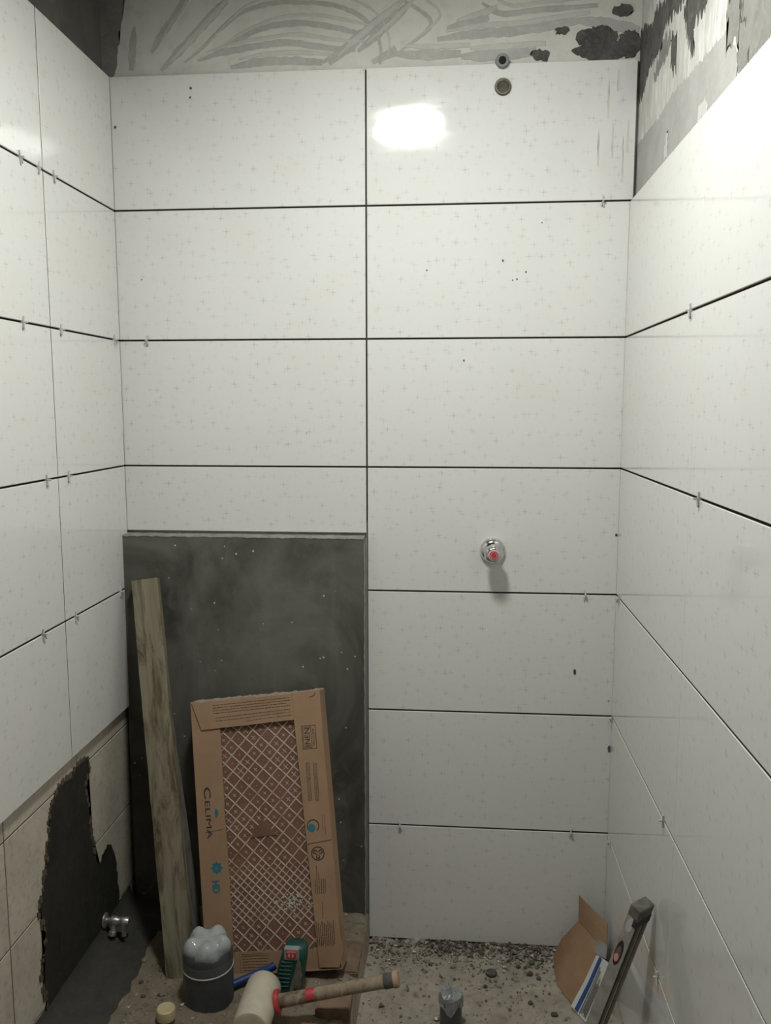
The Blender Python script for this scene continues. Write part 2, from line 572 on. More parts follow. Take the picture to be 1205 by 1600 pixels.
def rough_poly(poly, amp, step, seed):
    r = random.Random(seed)
    out = []
    n = len(poly)
    for i in range(n):
        a, b = poly[i], poly[(i + 1) % n]
        L = math.hypot(b[0] - a[0], b[1] - a[1])
        m = max(1, int(L / step))
        for k in range(m):
            t = k / m
            j = 0.35 if k == 0 else 1.0
            out.append((a[0] + (b[0] - a[0]) * t + r.uniform(-amp, amp) * j, a[1] + (b[1] - a[1]) * t + r.uniform(-amp, amp) * j))
    return out

def text_mesh(name, body, mat, size, parent, mtx, align='CENTER', extrude=0.0, bold=0.0):
    cu = bpy.data.curves.new(name, 'FONT')
    cu.body = body
    cu.size = size
    cu.align_x = align
    cu.align_y = 'CENTER'
    cu.extrude = extrude
    cu.offset = bold
    tmp = bpy.data.objects.new('tmp_text', cu)
    COL.objects.link(tmp)
    dg = bpy.context.evaluated_depsgraph_get()
    me = bpy.data.meshes.new_from_object(tmp.evaluated_get(dg))
    bpy.data.objects.remove(tmp)
    bpy.data.curves.remove(cu)
    me.name = name
    me.transform(mtx)
    me.materials.clear()
    me.materials.append(MAT[mat])
    return link(bpy.data.objects.new(name, me), parent)

# ------------------------------------------------------------------ the setting
def structure(o, label, cat):
    return tag(o, label, cat, kind='structure')

def heightfield(x0, x1, y0, y1, nx, ny, zf, zb):
    vs_, fs = [], []
    for j in range(ny + 1):
        for i in range(nx + 1):
            x = x0 + (x1 - x0) * i / nx
            y = y0 + (y1 - y0) * j / ny
            vs_.append((x, y, zf(x, y)))
    W = nx + 1
    for j in range(ny):
        for i in range(nx):
            fs.append((j * W + i, j * W + i + 1, (j + 1) * W + i + 1, (j + 1) * W + i))
    b0 = len(vs_)
    rim = [i for i in range(W)] + [j * W + nx for j in range(1, ny + 1)] + [ny * W + i for i in range(nx - 1, -1, -1)] + [j * W for j in range(ny - 1, 0, -1)]
    for r in rim:
        vs_.append((vs_[r][0], vs_[r][1], zb))
    k = len(rim)
    for i in range(k):
        j = (i + 1) % k
        fs.append((rim[j], rim[i], b0 + i, b0 + j))
    fs.append(tuple(b0 + i for i in range(k)))
    return vs_, fs

from mathutils import noise as mnoise
def bumps(x, y, s, seed=0.0):
    return mnoise.noise(Vector((x * s, y * s, seed))) + 0.5 * mnoise.noise(Vector((x * s * 2.3, y * s * 2.3, seed + 5)))

PLAT = 0.100      # height of the raised left side
PX = -0.050       # its free edge
v_, f_ = heightfield(-0.70, XR + 0.03, -0.75, 0.03, 150, 90, lambda x, y: 0.004 * bumps(x, y, 13) + 0.0025 * bumps(x, y, 45, 3) + 0.010 * max(0, 1 + (y - 0.0) / 0.05) * (0.6 + bumps(x, y, 20, 9)), -0.05)
floor = structure(from_data('floor', v_, f_, 'floor', None, True), 'bare dusty subfloor scattered with rubble below the white tiles', 'floor')
box('floor_slab', (-0.70, YF - 0.02, -0.05), (XR + 0.03, -0.75, 0.0), 'floor', floor)

def plat_z(x, y):
    edge = min(1.0, max(0.0, (PX - x) / 0.02))
    z = PLAT + 0.005 * bumps(x, y, 12, 2) + 0.004 * bumps(x, y, 38, 7) - 0.004
    return z - 0.012 * (1 - edge)
v_, f_ = heightfield(XL - 0.02, PX, -0.95, -0.02, 120, 150, plat_z, -0.01)
platform = structure(from_data('raised_floor', v_, f_, 'platform', None, True), 'raised earthy floor section on the left, under the leaning tile box', 'floor')
# smooth cement fillet between raised floor and left wall
vs_, fs = [], []
ny = 50
for j in range(ny + 1):
    y = -0.045 - 0.62 * j / ny
    wob = 0.016 * bumps(0.3, y, 9, 4)
    prof = [(-0.6680, 0.150), (-0.6630, 0.128), (-0.645, 0.114), (-0.60 + wob * 0.5, 0.107), (-0.562 + wob, 0.104), (-0.545 + wob, 0.090)]
    for x, z in prof:
        vs_.append((x, y, z + 0.002 * bumps(x, y, 30, 1)))
for j in range(ny):
    for i in range(5):
        a = j * 6 + i
        fs.append((a, a + 1, a + 7, a + 6))
from_data('cement_fillet', vs_, fs, 'floor_cement', platform, True)

wall_back = structure(box('wall_back', (-0.72, 0.0122, -0.05), (0.60, 0.10, CEIL + 0.02), 'plaster'), 'rear shower wall with white tiles and smeared plaster on top', 'wall')
wall_left = structure(box('wall_left', (-0.76, YF - 0.05, -0.05), (XL - 0.021, 0.0122, CEIL + 0.02), 'cement_bare'), 'left wall, white tiles above, old cream tiles below', 'wall')
wall_right = structure(box('wall_right', (XR + 0.0138, YF - 0.05, -0.05), (XR + 0.10, 0.0122, CEIL + 0.02), 'plaster_right'), 'right wall tiled white below smeared plaster', 'wall')
structure(box('wall_front', (-0.70, YF - 0.08, -0.05), (XR + 0.02, YF, CEIL + 0.02), 'cement_bare'), 'bare cement wall behind the viewer', 'wall')
structure(box('ceiling', (-0.76, YF - 0.08, CEIL), (XR + 0.10, 0.10, CEIL + 0.06), 'ceiling'), 'grey plastered ceiling carrying the lamp', 'ceiling')

# dark adhesive bed behind the tiles, seen in the open joints
def bed(name, lo, hi, parent):
    return box(name, lo, hi, 'adhesive', parent)
bed('adhesive_bed', (XL - 0.006, TT + 0.0006, LV[3] - 0.13), (XR + 0.006, 0.0124, LV[0] - 0.003), wall_back)
bed('adhesive_bed', (XM - 0.001, TT + 0.0006, LV[7] + 0.004), (XR + 0.006, 0.0124, LV[3] - 0.13), wall_back)
bed('adhesive_bed', (XL - 0.0214, -2.15, LV[5] + 0.003), (XL - TT - 0.0006, TT, LV[0] - 0.003), wall_left)
bed('adhesive_bed', (XR + TT + 0.0006, -2.15, 0.012), (XR + 0.0142, TT, LV[1] - 0.003), wall_right)

# ------------------------------------------------------------------ tiles, one object each
_tile_mesh = {}
def tile_mesh(w, h, mats=('glaze', 'clay'), t=TT, bev=0.0011, nm='tile'):
    key = (round(w, 4), round(h, 4), mats)
    if key in _tile_mesh:
        return _tile_mesh[key]
    x, y = w / 2, h / 2
    V = [(-x, -y, -t), (x, -y, -t), (x, y, -t), (-x, y, -t),
         (-x, -y, -bev), (x, -y, -bev), (x, y, -bev), (-x, y, -bev),
         (-x + bev, -y + bev, 0), (x - bev, -y + bev, 0), (x - bev, y - bev, 0), (-x + bev, y - bev, 0)]
    F = [(8, 9, 10, 11), (3, 2, 1, 0)]
    for i in range(4):
        j = (i + 1) % 4
        F += [(i, j, 4 + j, 4 + i), (4 + i, 4 + j, 8 + j, 8 + i)]
    me = bpy.data.meshes.new(nm)
    me.from_pydata(V, [], F)
    me.materials.append(MAT[mats[0]])
    me.materials.append(MAT[mats[1]])
    for p in me.polygons:
        if p.center.z < -bev - 0.0005:
            p.material_index = 1
    _tile_mesh[key] = me
    return me

ROT = dict(
    B=Matrix(((1, 0, 0), (0, 0, -1), (0, 1, 0))),
    L=Matrix(((0, 0, 1), (1, 0, 0), (0, 1, 0))),
    R=Matrix(((0, 0, -1), (-1, 0, 0), (0, 1, 0))))
def put_tile(side, a0, a1, z0, z1, parent, ga=GAP, gz=GAP, mats=('glaze', 'clay'), nm='tile', depth=0.0, tilt=0.0012):
    """a0..a1: x range (back) or y range (side walls)"""
    w, h = (a1 - a0) - ga, (z1 - z0) - gz
    me = tile_mesh(w, h, mats, nm=nm)
    o = bpy.data.objects.new(nm, me)
    link(o, parent)
    a, z = (a0 + a1) / 2, (z0 + z1) / 2
    if side == 'B': loc = (a, YB + depth, z)
    elif side == 'L': loc = (XL - depth, a, z)
    else: loc = (XR + depth, a, z)
    jit = Matrix.Rotation(rng.uniform(-tilt, tilt), 3, 'X') @ Matrix.Rotation(rng.uniform(-tilt, tilt) * 0.5, 3, 'Y')
    o.matrix_local = Matrix.Translation(loc) @ (ROT[side] @ jit).to_4x4()
    return o

for i in range(7):
    z1, z0 = LV[i], LV[i + 1]
    # back wall
    if i < 3:
        put_tile('B', XL - 0.0028, XM, z0, z1, wall_back)
    elif i == 3:
        put_tile('B', XL - 0.0028, XM, 1.0665, z1, wall_back)
    put_tile('B', XM, XR + (0.009 if i == 0 else 0.0028), z0, z1, wall_back)
    # left wall
    if i < 5:
        for a0, a1 in ((-0.3476, 0.001), (-0.9500, -0.3476), (-1.5525, -0.9500), (-2.155, -1.5525)):
            put_tile('L', a0, a1, z0, z1, wall_left, ga=0.0034)
    # right wall
    if i > 0:
        for a0, a1 in ((-0.5866, 0.001), (-1.1880, -0.5866), (-1.790, -1.1880), (-2.155, -1.790)):
            put_tile('R', a0, a1, z0, z1, wall_right, ga=0.0016)

# old cream tiles low on the left wall
OX = 0.0138
box('old_grout_bed', (XL - 0.0212, -2.155, 0.0), (XL - OX - 0.0022, 0.012, LV[5] + 0.004), 'old_grout', wall_left)
rows = [(0.5735, LV[5] + 0.02), (0.360, 0.5735), (0.151, 0.360), (-0.02, 0.151)]
cols = [(-0.302, 0.0), (-0.603, -0.302), (-0.905, -0.603), (-1.207, -0.905), (-1.509, -1.207), (-1.811, -1.509), (-2.113, -1.811)]
for z0, z1 in rows:
    for a0, a1 in cols:
        put_tile('L', a0, a1, z0, z1, wall_left, 0.003, 0.003, ('old_glaze', 'clay'), 'old_tile', OX, 0.0008)

# damp cement repair patch over the old tiles
PATCH = [(-0.271, 0.589), (-0.248, 0.585), (-0.241, 0.554), (-0.264, 0.531), (-0.257, 0.5), (-0.254, 0.46), (-0.247, 0.402), (-0.238, 0.358), (-0.228, 0.321), (-0.212, 0.303), (-0.2, 0.319), (-0.174, 0.318), (-0.166, 0.329), (-0.148, 0.319), (-0.135, 0.292), (-0.121, 0.242), (-0.113, 0.161), (-0.125, 0.09), (-0.252, 0.08), (-0.353, 0.08), (-0.473, 0.08), (-0.527, 0.10), (-0.484, 0.149), (-0.487, 0.171), (-0.501, 0.236), (-0.493, 0.261), (-0.477, 0.289), (-0.482, 0.335), (-0.497, 0.373), (-0.478, 0.402), (-0.46, 0.447), (-0.444, 0.494), (-0.433, 0.544), (-0.411, 0.568), (-0.387, 0.583), (-0.349, 0.58), (-0.309, 0.585)]
prism('cement_patch', rough_poly(PATCH, 0.004, 0.008, 3), lambda a, b, d: (XL - 0.0140 + d, a, b), 0.0015, 'wet_cement', wall_left)
# crumbly rim of old render along the patch edge
rr = random.Random(21)
bm = bmesh.new()
edge_pts = PATCH[22:37] + PATCH[0:9]
for i in range(len(edge_pts) - 1):
    a, b = edge_pts[i], edge_pts[i + 1]
    L = math.hypot(a[0] - b[0], a[1] - b[1])
    for k in range(max(2, int(L / 0.006))):
        t = rr.random()
        y, z = a[0] + (b[0] - a[0]) * t + rr.uniform(-0.008, 0.004), a[1] + (b[1] - a[1]) * t + rr.uniform(-0.004, 0.004)
        s = rr.uniform(0.002, 0.006)
        bm_box((XL - 0.015, y - s * 0.7, z - s), (XL - 0.0125 + rr.uniform(0, 0.002), y + s * 0.7, z + s), 0, 1, bm)
for v in bm.verts:
    v.co += Vector((0, rr.uniform(-0.0015, 0.0015), rr.uniform(-0.0015, 0.0015)))
tag(from_bm('patch_rim', bm, 'old_grout', wall_left), kind='stuff')

# smooth cement render standing proud of the back wall, bottom left
SL = -0.034
bm = bm_box((XL - 0.004, SL, 0.03), (XM - 0.0035, 0.0122, 1.0605), 0.0025, 2)
cement_render = from_bm('cement_render', bm, 'slab', wall_back)
# its crumbly pale top and side edge
r2 = random.Random(5)
vs_, fs = [], []
n = 90
for i in range(n + 1):
    x = XL - 0.002 + (XM - 0.005 - XL + 0.002) * i / n
    z = 1.0606 + 0.0012 * r2.random()
    vs_ += [(x, SL - 0.0006 - 0.0008 * r2.random(), z - 0.0015 - 0.0022 * r2.random()), (x, SL - 0.0004, z), (x, 0.006, z + 0.001)]
for i in range(n):
    for k in range(2):
        a = i * 3 + k
        fs.append((a, a + 3, a + 4, a + 1))
from_data('mortar_lip', vs_, fs, 'slab_edge', wall_back, True)
vs_, fs = [], []
for i in range(n + 1):
    z = 0.09 + (1.0600 - 0.09) * i / n
    x = XM - 0.0032 + 0.0006 * r2.random()
    vs_ += [(x - 0.001 - 0.002 * r2.random(), SL - 0.0005 - 0.0006 * r2.random(), z), (x, SL - 0.0004, z), (x + 0.0004, 0.006, z)]
for i in range(n):
    for k in range(2):
        a = i * 3 + k
        fs.append((a, a + 1, a + 4, a + 3))
from_data('mortar_lip', vs_, fs, 'slab_edge', wall_back, True)

# ------------------------------------------------------------------ smears on the bare plaster
STROKES = [(0.0177, [(-0.595, 2.249), (-0.601, 2.199), (-0.605, 2.152)]), (0.0201, [(-0.556, 2.19), (-0.531, 2.226), (-0.498, 2.267), (-0.474, 2.302)]), (0.0201, [(-0.534, 2.15), (-0.493, 2.188), (-0.445, 2.233), (-0.397, 2.278), (-0.374, 2.298)]), (0.0113, [(-0.478, 2.166), (-0.438, 2.194), (-0.383, 2.242), (-0.336, 2.272), (-0.267, 2.287), (-0.198, 2.286), (-0.13, 2.278), (-0.078, 2.259), (-0.04, 2.229), (-0.021, 2.187), (-0.022, 2.148)]), (0.0161, [(-0.447, 2.169), (-0.384, 2.185), (-0.307, 2.196), (-0.23, 2.201), (-0.146, 2.187), (-0.078, 2.181)]), (0.0145, [(-0.415, 2.179), (-0.353, 2.212), (-0.275, 2.238), (-0.199, 2.242), (-0.123, 2.229), (-0.055, 2.212)]), (0.0193, [(-0.369, 2.152), (-0.307, 2.161), (-0.23, 2.162), (-0.154, 2.156)]), (0.0241, [(-0.139, 2.152), (-0.093, 2.189), (-0.04, 2.229), (0.016, 2.269)]), (0.0161, [(-0.154, 2.156), (-0.108, 2.182)]), (0.0241, [(-0.04, 2.152), (0.016, 2.178)]), (0.0184, [(-0.072, 2.177), (-0.009, 2.226), (0.045, 2.275)]), (0.01, [(0.015, 2.167), (0.084, 2.215), (0.092, 2.237), (0.069, 2.259), (0.03, 2.283)]), (0.0217, [(0.108, 2.196), (0.185, 2.205), (0.269, 2.207), (0.359, 2.216), (0.427, 2.225)]), (0.0251, [(0.131, 2.217), (0.192, 2.233), (0.222, 2.243)]), (0.0251, [(0.162, 2.158), (0.239, 2.159), (0.33, 2.163)]), (0.0134, [(0.207, 2.269), (0.253, 2.245), (0.328, 2.25), (0.463, 2.255)]), (0.0217, [(0.015, 2.168), (0.085, 2.164), (0.162, 2.165)]), (0.0251, [(0.419, 2.225), (0.487, 2.215), (0.554, 2.199)])]
FAINT = [(w * 0.6, [(x + 0.020, z + 0.017) for x, z in pl]) for k_, (w, pl) in enumerate(STROKES) if k_ not in (0, 8, 9, 17)]
NS = len(STROKES)
for si, (w, pl) in enumerate(STROKES + FAINT):
    q = random.Random(si)
    path = smooth_path([(x, 0, z) for x, z in pl], 7)
    th = 0.0003 + 0.00004 * si
    vs_, fs = [], []
    y0 = 0.0122
    for i, p in enumerate(path):
        d = path[min(i + 1, len(path) - 1)] - path[max(i - 1, 0)]
        d.normalize()
        nn = Vector((-d.z, 0, d.x))
        tp = min(1.0, 0.45 + 2.2 * i / len(path)) * (1 - 0.35 * max(0, i / len(path) - 0.7) / 0.3)
        e1, e2 = w / 2 * tp * (1 + q.uniform(-0.16, 0.16)), w / 2 * tp * (1 + q.uniform(-0.16, 0.16))
        A, B = p + nn * e1, p - nn * e2
        vs_ += [(A.x, y0 + 0.0002, A.z), (p.x + nn.x * (e1 - 0.0015), y0 - th, p.z + nn.z * (e1 - 0.0015)), (p.x - nn.x * (e2 - 0.0015), y0 - th, p.z - nn.z * (e2 - 0.0015)), (B.x, y0 + 0.0002, B.z)]
    for i in range(len(path) - 1):
        for k in range(3):
            a = i * 4 + k
            fs.append((a, a + 1, a + 5, a + 4))
    fs += [(0, 3, 2, 1), tuple(len(vs_) - 4 + k for k in (0, 1, 2, 3))]
    from_data('adhesive_smear', vs_, fs, 'smear' if si < NS else 'smear_faint', wall_back)
BLOTS = [(0.465, 2.187, 0.046, 0.0234), (0.481, 2.160, 0.0711, 0.0209), (0.516, 2.243, 0.0209, 0.0125), (0.338, 2.155, 0.0209, 0.0117), (0.535, 2.171, 0.0234, 0.0293), (0.386, 2.205, 0.0151, 0.0084)]
for i, (x, z, rx, rz) in enumerate(BLOTS):
    poly = [(x + rx * math.cos(t * math.pi / 8), z + rz * math.sin(t * math.pi / 8)) for t in range(16)]
    prism('cement_smear', rough_poly(rough_poly(poly, 0.010, 0.012, 60 + i), 0.003, 0.004, 50 + i), lambda a, b, d: (a, 0.0124 - d, b), 0.0021 + 0.0001 * i, 'smear_dark', wall_back)
# mid-grey strip over the left end of the back wall
prism('cement_smear', rough_poly([(-0.70, 2.12), (-0.655, 2.12), (-0.640, 2.16), (-0.632, 2.22), (-0.622, 2.28), (-0.612, 2.334), (-0.70, 2.334)], 0.003, 0.008, 77), lambda a, b, d: (a, 0.0124 - d, b), 0.0021, 'smear_mid', wall_back)
RPOLY = [('d', [(0.012, 2.144), (0.012, 2.201), (-0.114, 2.157), (-0.121, 2.182), (-0.223, 2.156), (-0.22, 2.177), (-0.381, 2.103), (-0.356, 2.097), (-0.301, 2.101), (-0.21, 2.114), (-0.193, 2.089), (-0.102, 2.087), (-0.057, 2.067), (-0.029, 2.044), (0.010, 2.043)]), ('d', [(-0.359, 2.082), (-0.384, 2.084), (-0.381, 2.103), (-0.515, 2.041), (-0.502, 2.031), (-0.497, 2.021), (-0.458, 2.026), (-0.427, 2.022), (-0.443, 1.973), (-0.421, 1.986), (-0.394, 2.026), (-0.373, 2.05)]), ('d', [(-0.277, 2.071), (-0.314, 2.054), (-0.32, 1.99), (-0.278, 2.01)]), ('m', [(-0.63, 1.973), (-0.628, 1.991), (-0.854, 1.886), (-0.862, 1.839), (-0.812, 1.842), (-0.686, 1.847), (-0.675, 1.878), (-0.685, 1.887), (-0.657, 1.902), (-0.623, 1.904), (-0.626, 1.927), (-0.629, 1.947), (-0.614, 1.964)]), ('d', [(-0.683, 1.932), (-0.701, 1.926), (-0.711, 1.911), (-0.7, 1.911), (-0.685, 1.92)]), ('d', [(-0.677, 1.954), (-0.695, 1.944), (-0.692, 1.93), (-0.676, 1.94)]), ('g', [(-0.011, 1.956), (-0.184, 1.95), (-0.306, 1.957), (-0.389, 1.95), (-0.618, 1.934), (-0.623, 1.904), (-0.66, 1.901), (-0.681, 1.874), (-0.68, 1.840), (0.010, 1.830), (0.011, 1.961)]), ('l', [(-0.479, 1.85), (-0.484, 1.868), (-0.521, 1.874), (-0.541, 1.857), (-0.533, 1.845)]), ('l', [(-0.249, 1.853), (-0.256, 1.9), (-0.28, 1.895), (-0.275, 1.85)]), ('d', [(-0.723, 1.856), (-0.731, 1.856), (-0.729, 1.852)]), ('m', [(-0.193, 2.089), (-0.256, 2.083), (-0.279, 2.061), (-0.221, 2.049), (-0.168, 2.042), (-0.133, 2.044)])]
def streaky(poly, seed, az):
    r = random.Random(seed)
    return [(a + r.uniform(-0.0015, 0.0015), b + r.uniform(-az, az) * (1 if r.random() < 0.75 else 1.6)) for a, b in rough_poly(poly, 0.0005, 0.0045, seed)]
RP = dict(d=('smear_dark', 0.0008), m=('smear_mid', 0.0006), g=('smear_grey', 0.0004), l=('smear_light', 0.0007))
for i, (c, poly) in enumerate(RPOLY):
    mname, th = RP[c]
    prism('cement_smear', streaky(poly, 120 + i, 0.011 if c in 'dm' else 0.004), lambda a, b, d: (XR + 0.0140 - d, a, b), th + 0.00002 * i, mname, wall_right)
# mortar specks stuck to the tiles
SPECKS = [(0.088, 1.688, 2), (0.263, 1.707, 2.5), (0.286, 1.663, 1.6), (0.296, 1.665, 2), (0.316, 1.681, 2.2), (0.176, 1.481, 2.4), (0.453, 0.733, 4), (-0.461, 2.105, 3.2), (-0.463, 2.085, 2.6), (-0.645, 2.024, 3.2), (-0.595, 1.675, 1.6), (0.541, 1.071, 3.5), (0.542, 0.54, 5), (0.536, 0.662, 1.6), (0.35, 1.79, 1.5), (-0.2, 1.31, 1.2)]
for i, (x, z, r) in enumerate(SPECKS):
    r = r * 0.00085
    poly = [(x + r * math.cos(t * math.pi / 4), z + r * (2.2 if i in (6, 12) else 1.2) * math.sin(t * math.pi / 4)) for t in range(8)]
    prism('mortar_speck', rough_poly(poly, r * 0.35, 0.003, 300 + i), lambda a, b, d: (a, 0.0 - d, b), 0.0008, 'smear_dark', wall_back)
# mortar drips down the right end of the top back tile
q = random.Random(91)
for i in range(6):
    x = 0.475 + 0.012 * i + q.uniform(-0.004, 0.004)
    z1_ = q.uniform(1.96, 2.12); l = q.uniform(0.03, 0.10); w = q.uniform(0.0012, 0.0030)
    z0_ = max(1.845, z1_ - l)
    prism('mortar_drip', rough_poly([(x - w, z0_), (x + w, z0_), (x + w * 0.6, z1_), (x - w * 0.6, z1_)], 0.0006, 0.012, 400 + i), lambda a, b, d: (a, 0.0 - d, b), 0.0005, 'drip', wall_back)

# ------------------------------------------------------------------ rubble (uncountable)
def rubble(name, spots, mat, seed, parent=None):
    q = random.Random(seed)
    vs_, fs = [], []
    for (x, y, z, s) in spots:
        b = len(vs_)
        ax = [(1, 0, 0), (-1, 0, 0), (0, 1, 0), (0, -1, 0), (0, 0, 1), (0, 0, -1)]
        ang = q.uniform(0, 6.28)
        ca, sa = math.cos(ang), math.sin(ang)
        for a in ax:
            k = s * q.uniform(0.55, 1.2)
            dx, dy, dz = a[0] * k + q.uniform(-.3, .3) * s, a[1] * k + q.uniform(-.3, .3) * s, a[2] * k * 0.7
            vs_.append((x + dx * ca - dy * sa, y + dx * sa + dy * ca, z + dz))
        for f in ((0, 2, 4), (2, 1, 4), (1, 3, 4), (3, 0, 4), (2, 0, 5), (1, 2, 5), (3, 1, 5), (0, 3, 5)):
            fs.append(tuple(b + i for i in f))
    return from_data(name, vs_, fs, mat, parent)

q = random.Random(17)
spots = []
for i in range(1500):
    x = q.uniform(PX + 0.005, XR - 0.01)
    y = -0.003 - abs(q.gauss(0, 0.05)) if i < 900 else -q.uniform(0.0, 0.55)
    s = abs(q.gauss(0, 0.0022)) + 0.0012
    if y > -0.05: s *= 1.3
    spots.append((x, y, 0.002 + s * 0.2 + 0.008 * max(0, 1 + y / 0.05), s))
tag(rubble('floor_rubble', spots, 'rubble', 3, floor), 'loose grit and crumbs along the foot of the white wall', kind='stuff')
spots = []
for i in range(1300):
    x = q.uniform(XL + 0.11, PX - 0.005)
    y = -q.uniform(0.04, 0.62)
    s = abs(q.gauss(0, 0.0022)) + 0.0010
    spots.append((x, y, plat_z(x, y) + s * 0.25, s))
tag(rubble('platform_rubble', spots, 'rubble', 4, platform), 'loose grit on the raised floor around the grey pipe', kind='stuff')

def lump(x, y, z, s, label, mat='smear_dark', seed=0, flat=0.6):
    q = random.Random(seed)
    bm = bmesh.new()
    bmesh.ops.create_icosphere(bm, subdivisions=2, radius=1.0)
    for v in bm.verts:
        k = 1 + 0.35 * mnoise.noise(v.co * 1.6 + Vector((seed * 3.1, 0, 0)))
        v.co = Vector((x, y, z + s * flat * 0.7)) + Vector((v.co.x * s * k, v.co.y * s * k * 0.8, v.co.z * s * k * flat))
    o = from_bm('mortar_lump', bm, mat)
    return tag(o, label, 'rubble', 'mortar lumps on the bare floor')
LS = 'small dark mortar lump on the bare floor below the white tiles'
for i, (x, y, s) in enumerate([(0.335, -0.045, 0.007), (0.36, -0.06, 0.008), (0.325, -0.075, 0.006), (0.385, -0.05, 0.006), (0.40, -0.028, 0.008), (0.352, -0.10, 0.007), (0.372, -0.115, 0.006), (0.11, -0.085, 0.006), (0.165, -0.09, 0.006), (0.30, -0.03, 0.006), (0.21, -0.045, 0.006), (0.415, -0.07, 0.006), (0.275, -0.15, 0.005), (0.345, -0.20, 0.006), (0.395, -0.235, 0.008), (0.045, -0.05, 0.005)]):
    lump(x, y, 0.001, s, LS, 'smear_dark' if i % 4 else 'smear_mid', i)
q = random.Random(44)
spots = []
for i in range(200):
    x, y = q.uniform(0.10, 0.40), -0.002 - abs(q.gauss(0, 0.022))
    s = abs(q.gauss(0, 0.003)) + 0.0015
    spots.append((x, y, 0.010 * max(0, 1 + y / 0.05) + 0.003 + s * 0.2, s))
tag(rubble('soil_crumbs', spots, 'soil', 9, floor), kind='stuff')
q = random.Random(8)
LP = 'small mortar lump on the raised floor beside the lone board'
for i, (x, y, s) in enumerate([(-0.53, -0.33, 0.006), (-0.55, -0.26, 0.008), (-0.51, -0.37, 0.006), (-0.47, -0.40, 0.005), (-0.50, -0.29, 0.005)]):
    o = lump(x, y, plat_z(x, y) - 0.001, s, LP, 'smear_mid' if i % 2 else 'smear_dark', 40 + i)
    o['group'] = 'mortar lumps by the board'
# small dark disc on the floor
tag(lathe('floor_cap', [(0, 0.0), (0.0125, 0.0), (0.0135, 0.002), (0.0132, 0.0055), (0.011, 0.007), (0, 0.0068)], (0.259, -0.105, 0.0), (0, 0, 1), 'smear_dark', None, 24), 'round dark cap lying flat on the floor below the shower valve', 'cap')

# ------------------------------------------------------------------ ceiling lamp (above the frame, mirrored in the tiles)
lamp = tag(empty('ceiling_lamp', (LAMP_LOC[0], LAMP_LOC[1], CEIL)), 'round white lamp hanging slightly askew whose glow mirrors in the top tiles', 'lamp')
DROP = CEIL - LAMP_Z
lathe('ceiling_rose', [(0, 0), (0.045, 0), (0.045, -0.010), (0.030, -0.018), (0.012, -0.022), (0, -0.022)], (0, 0, 0), (0, 0, 1), 'lamp_base', lamp, 32)
lathe('stem', [(0.007, -0.015), (0.007, -DROP + 0.020), (0, -DROP + 0.020)], (0, 0, 0), (0, 0, 1), 'lamp_base', lamp, 16)
TILT = Matrix.Translation((0, 0, -DROP)) @ Matrix.Rotation(math.radians(-7.5), 4, 'Y') @ Matrix.Rotation(math.radians(5.0), 4, 'X')
lb = lathe('lamp_base', [(0, 0.030), (0.040, 0.028), (LAMP_R - 0.010, 0.016), (LAMP_R + 0.006, 0.004), (LAMP_R + 0.006, -0.002), (LAMP_R + 0.001, -0.002), (0, 0.003)], (0, 0, 0), (0, 0, 1), 'lamp_base', lamp, 48)
lb.data.transform(TILT)
prof = [(LAMP_R * math.cos(t * math.pi / 24), -LAMP_DEPTH * math.sin(t * math.pi / 24)) for t in range(0, 12)] + [(0, -LAMP_DEPTH)]
df = lathe('diffuser', prof, (0, 0, 0), (0, 0, 1), 'emit', lamp, 48)
df.data.transform(TILT)

# ------------------------------------------------------------------ shower valve on the back wall
VX, VZ = 0.250, 1.030
valve = tag(empty('shower_valve', (VX, 0, VZ)), 'chrome shower valve with red centred knob on the white back wall', 'valve')
lathe('escutcheon', [(0, -0.001), (0.030, 0.0), (0.0305, 0.003), (0.029, 0.009), (0.0245, 0.014), (0.019, 0.017), (0, 0.017)], (0, 0, 0), (0, -1, 0), 'chrome', valve)
lathe('stem', [(0.015, 0.015), (0.015, 0.036), (0, 0.036)], (0, 0, 0), (0, -1, 0), 'chrome', valve)
lathe('knob', [(0, 0.034), (0.017, 0.034), (0.0215, 0.038), (0.0225, 0.047), (0.021, 0.060), (0.0165, 0.066), (0.0135, 0.067), (0, 0.067)], (0, 0, 0), (0, -1, 0), 'chrome', valve, 40, True, lambda t, h: 1 + 0.05 * math.cos(5 * t))
kc = lathe('knob_cap', [(0, 0.0665), (0.0135, 0.0665), (0.0130, 0.0695), (0.0105, 0.0705), (0, 0.0705)], (0, 0, 0), (0, -1, 0), 'pink', valve)
lathe('cap_ring', [(0.0100, 0.0704), (0.0100, 0.0712), (0.0082, 0.0712), (0.0082, 0.0704)], (0, 0, 0), (0, -1, 0), 'red', kc)
lathe('cap_emblem', [(0, 0.0704), (0.0066, 0.0704), (0.0062, 0.0714), (0, 0.0714)], (0, 0, 0), (0, -1, 0), 'red', kc)

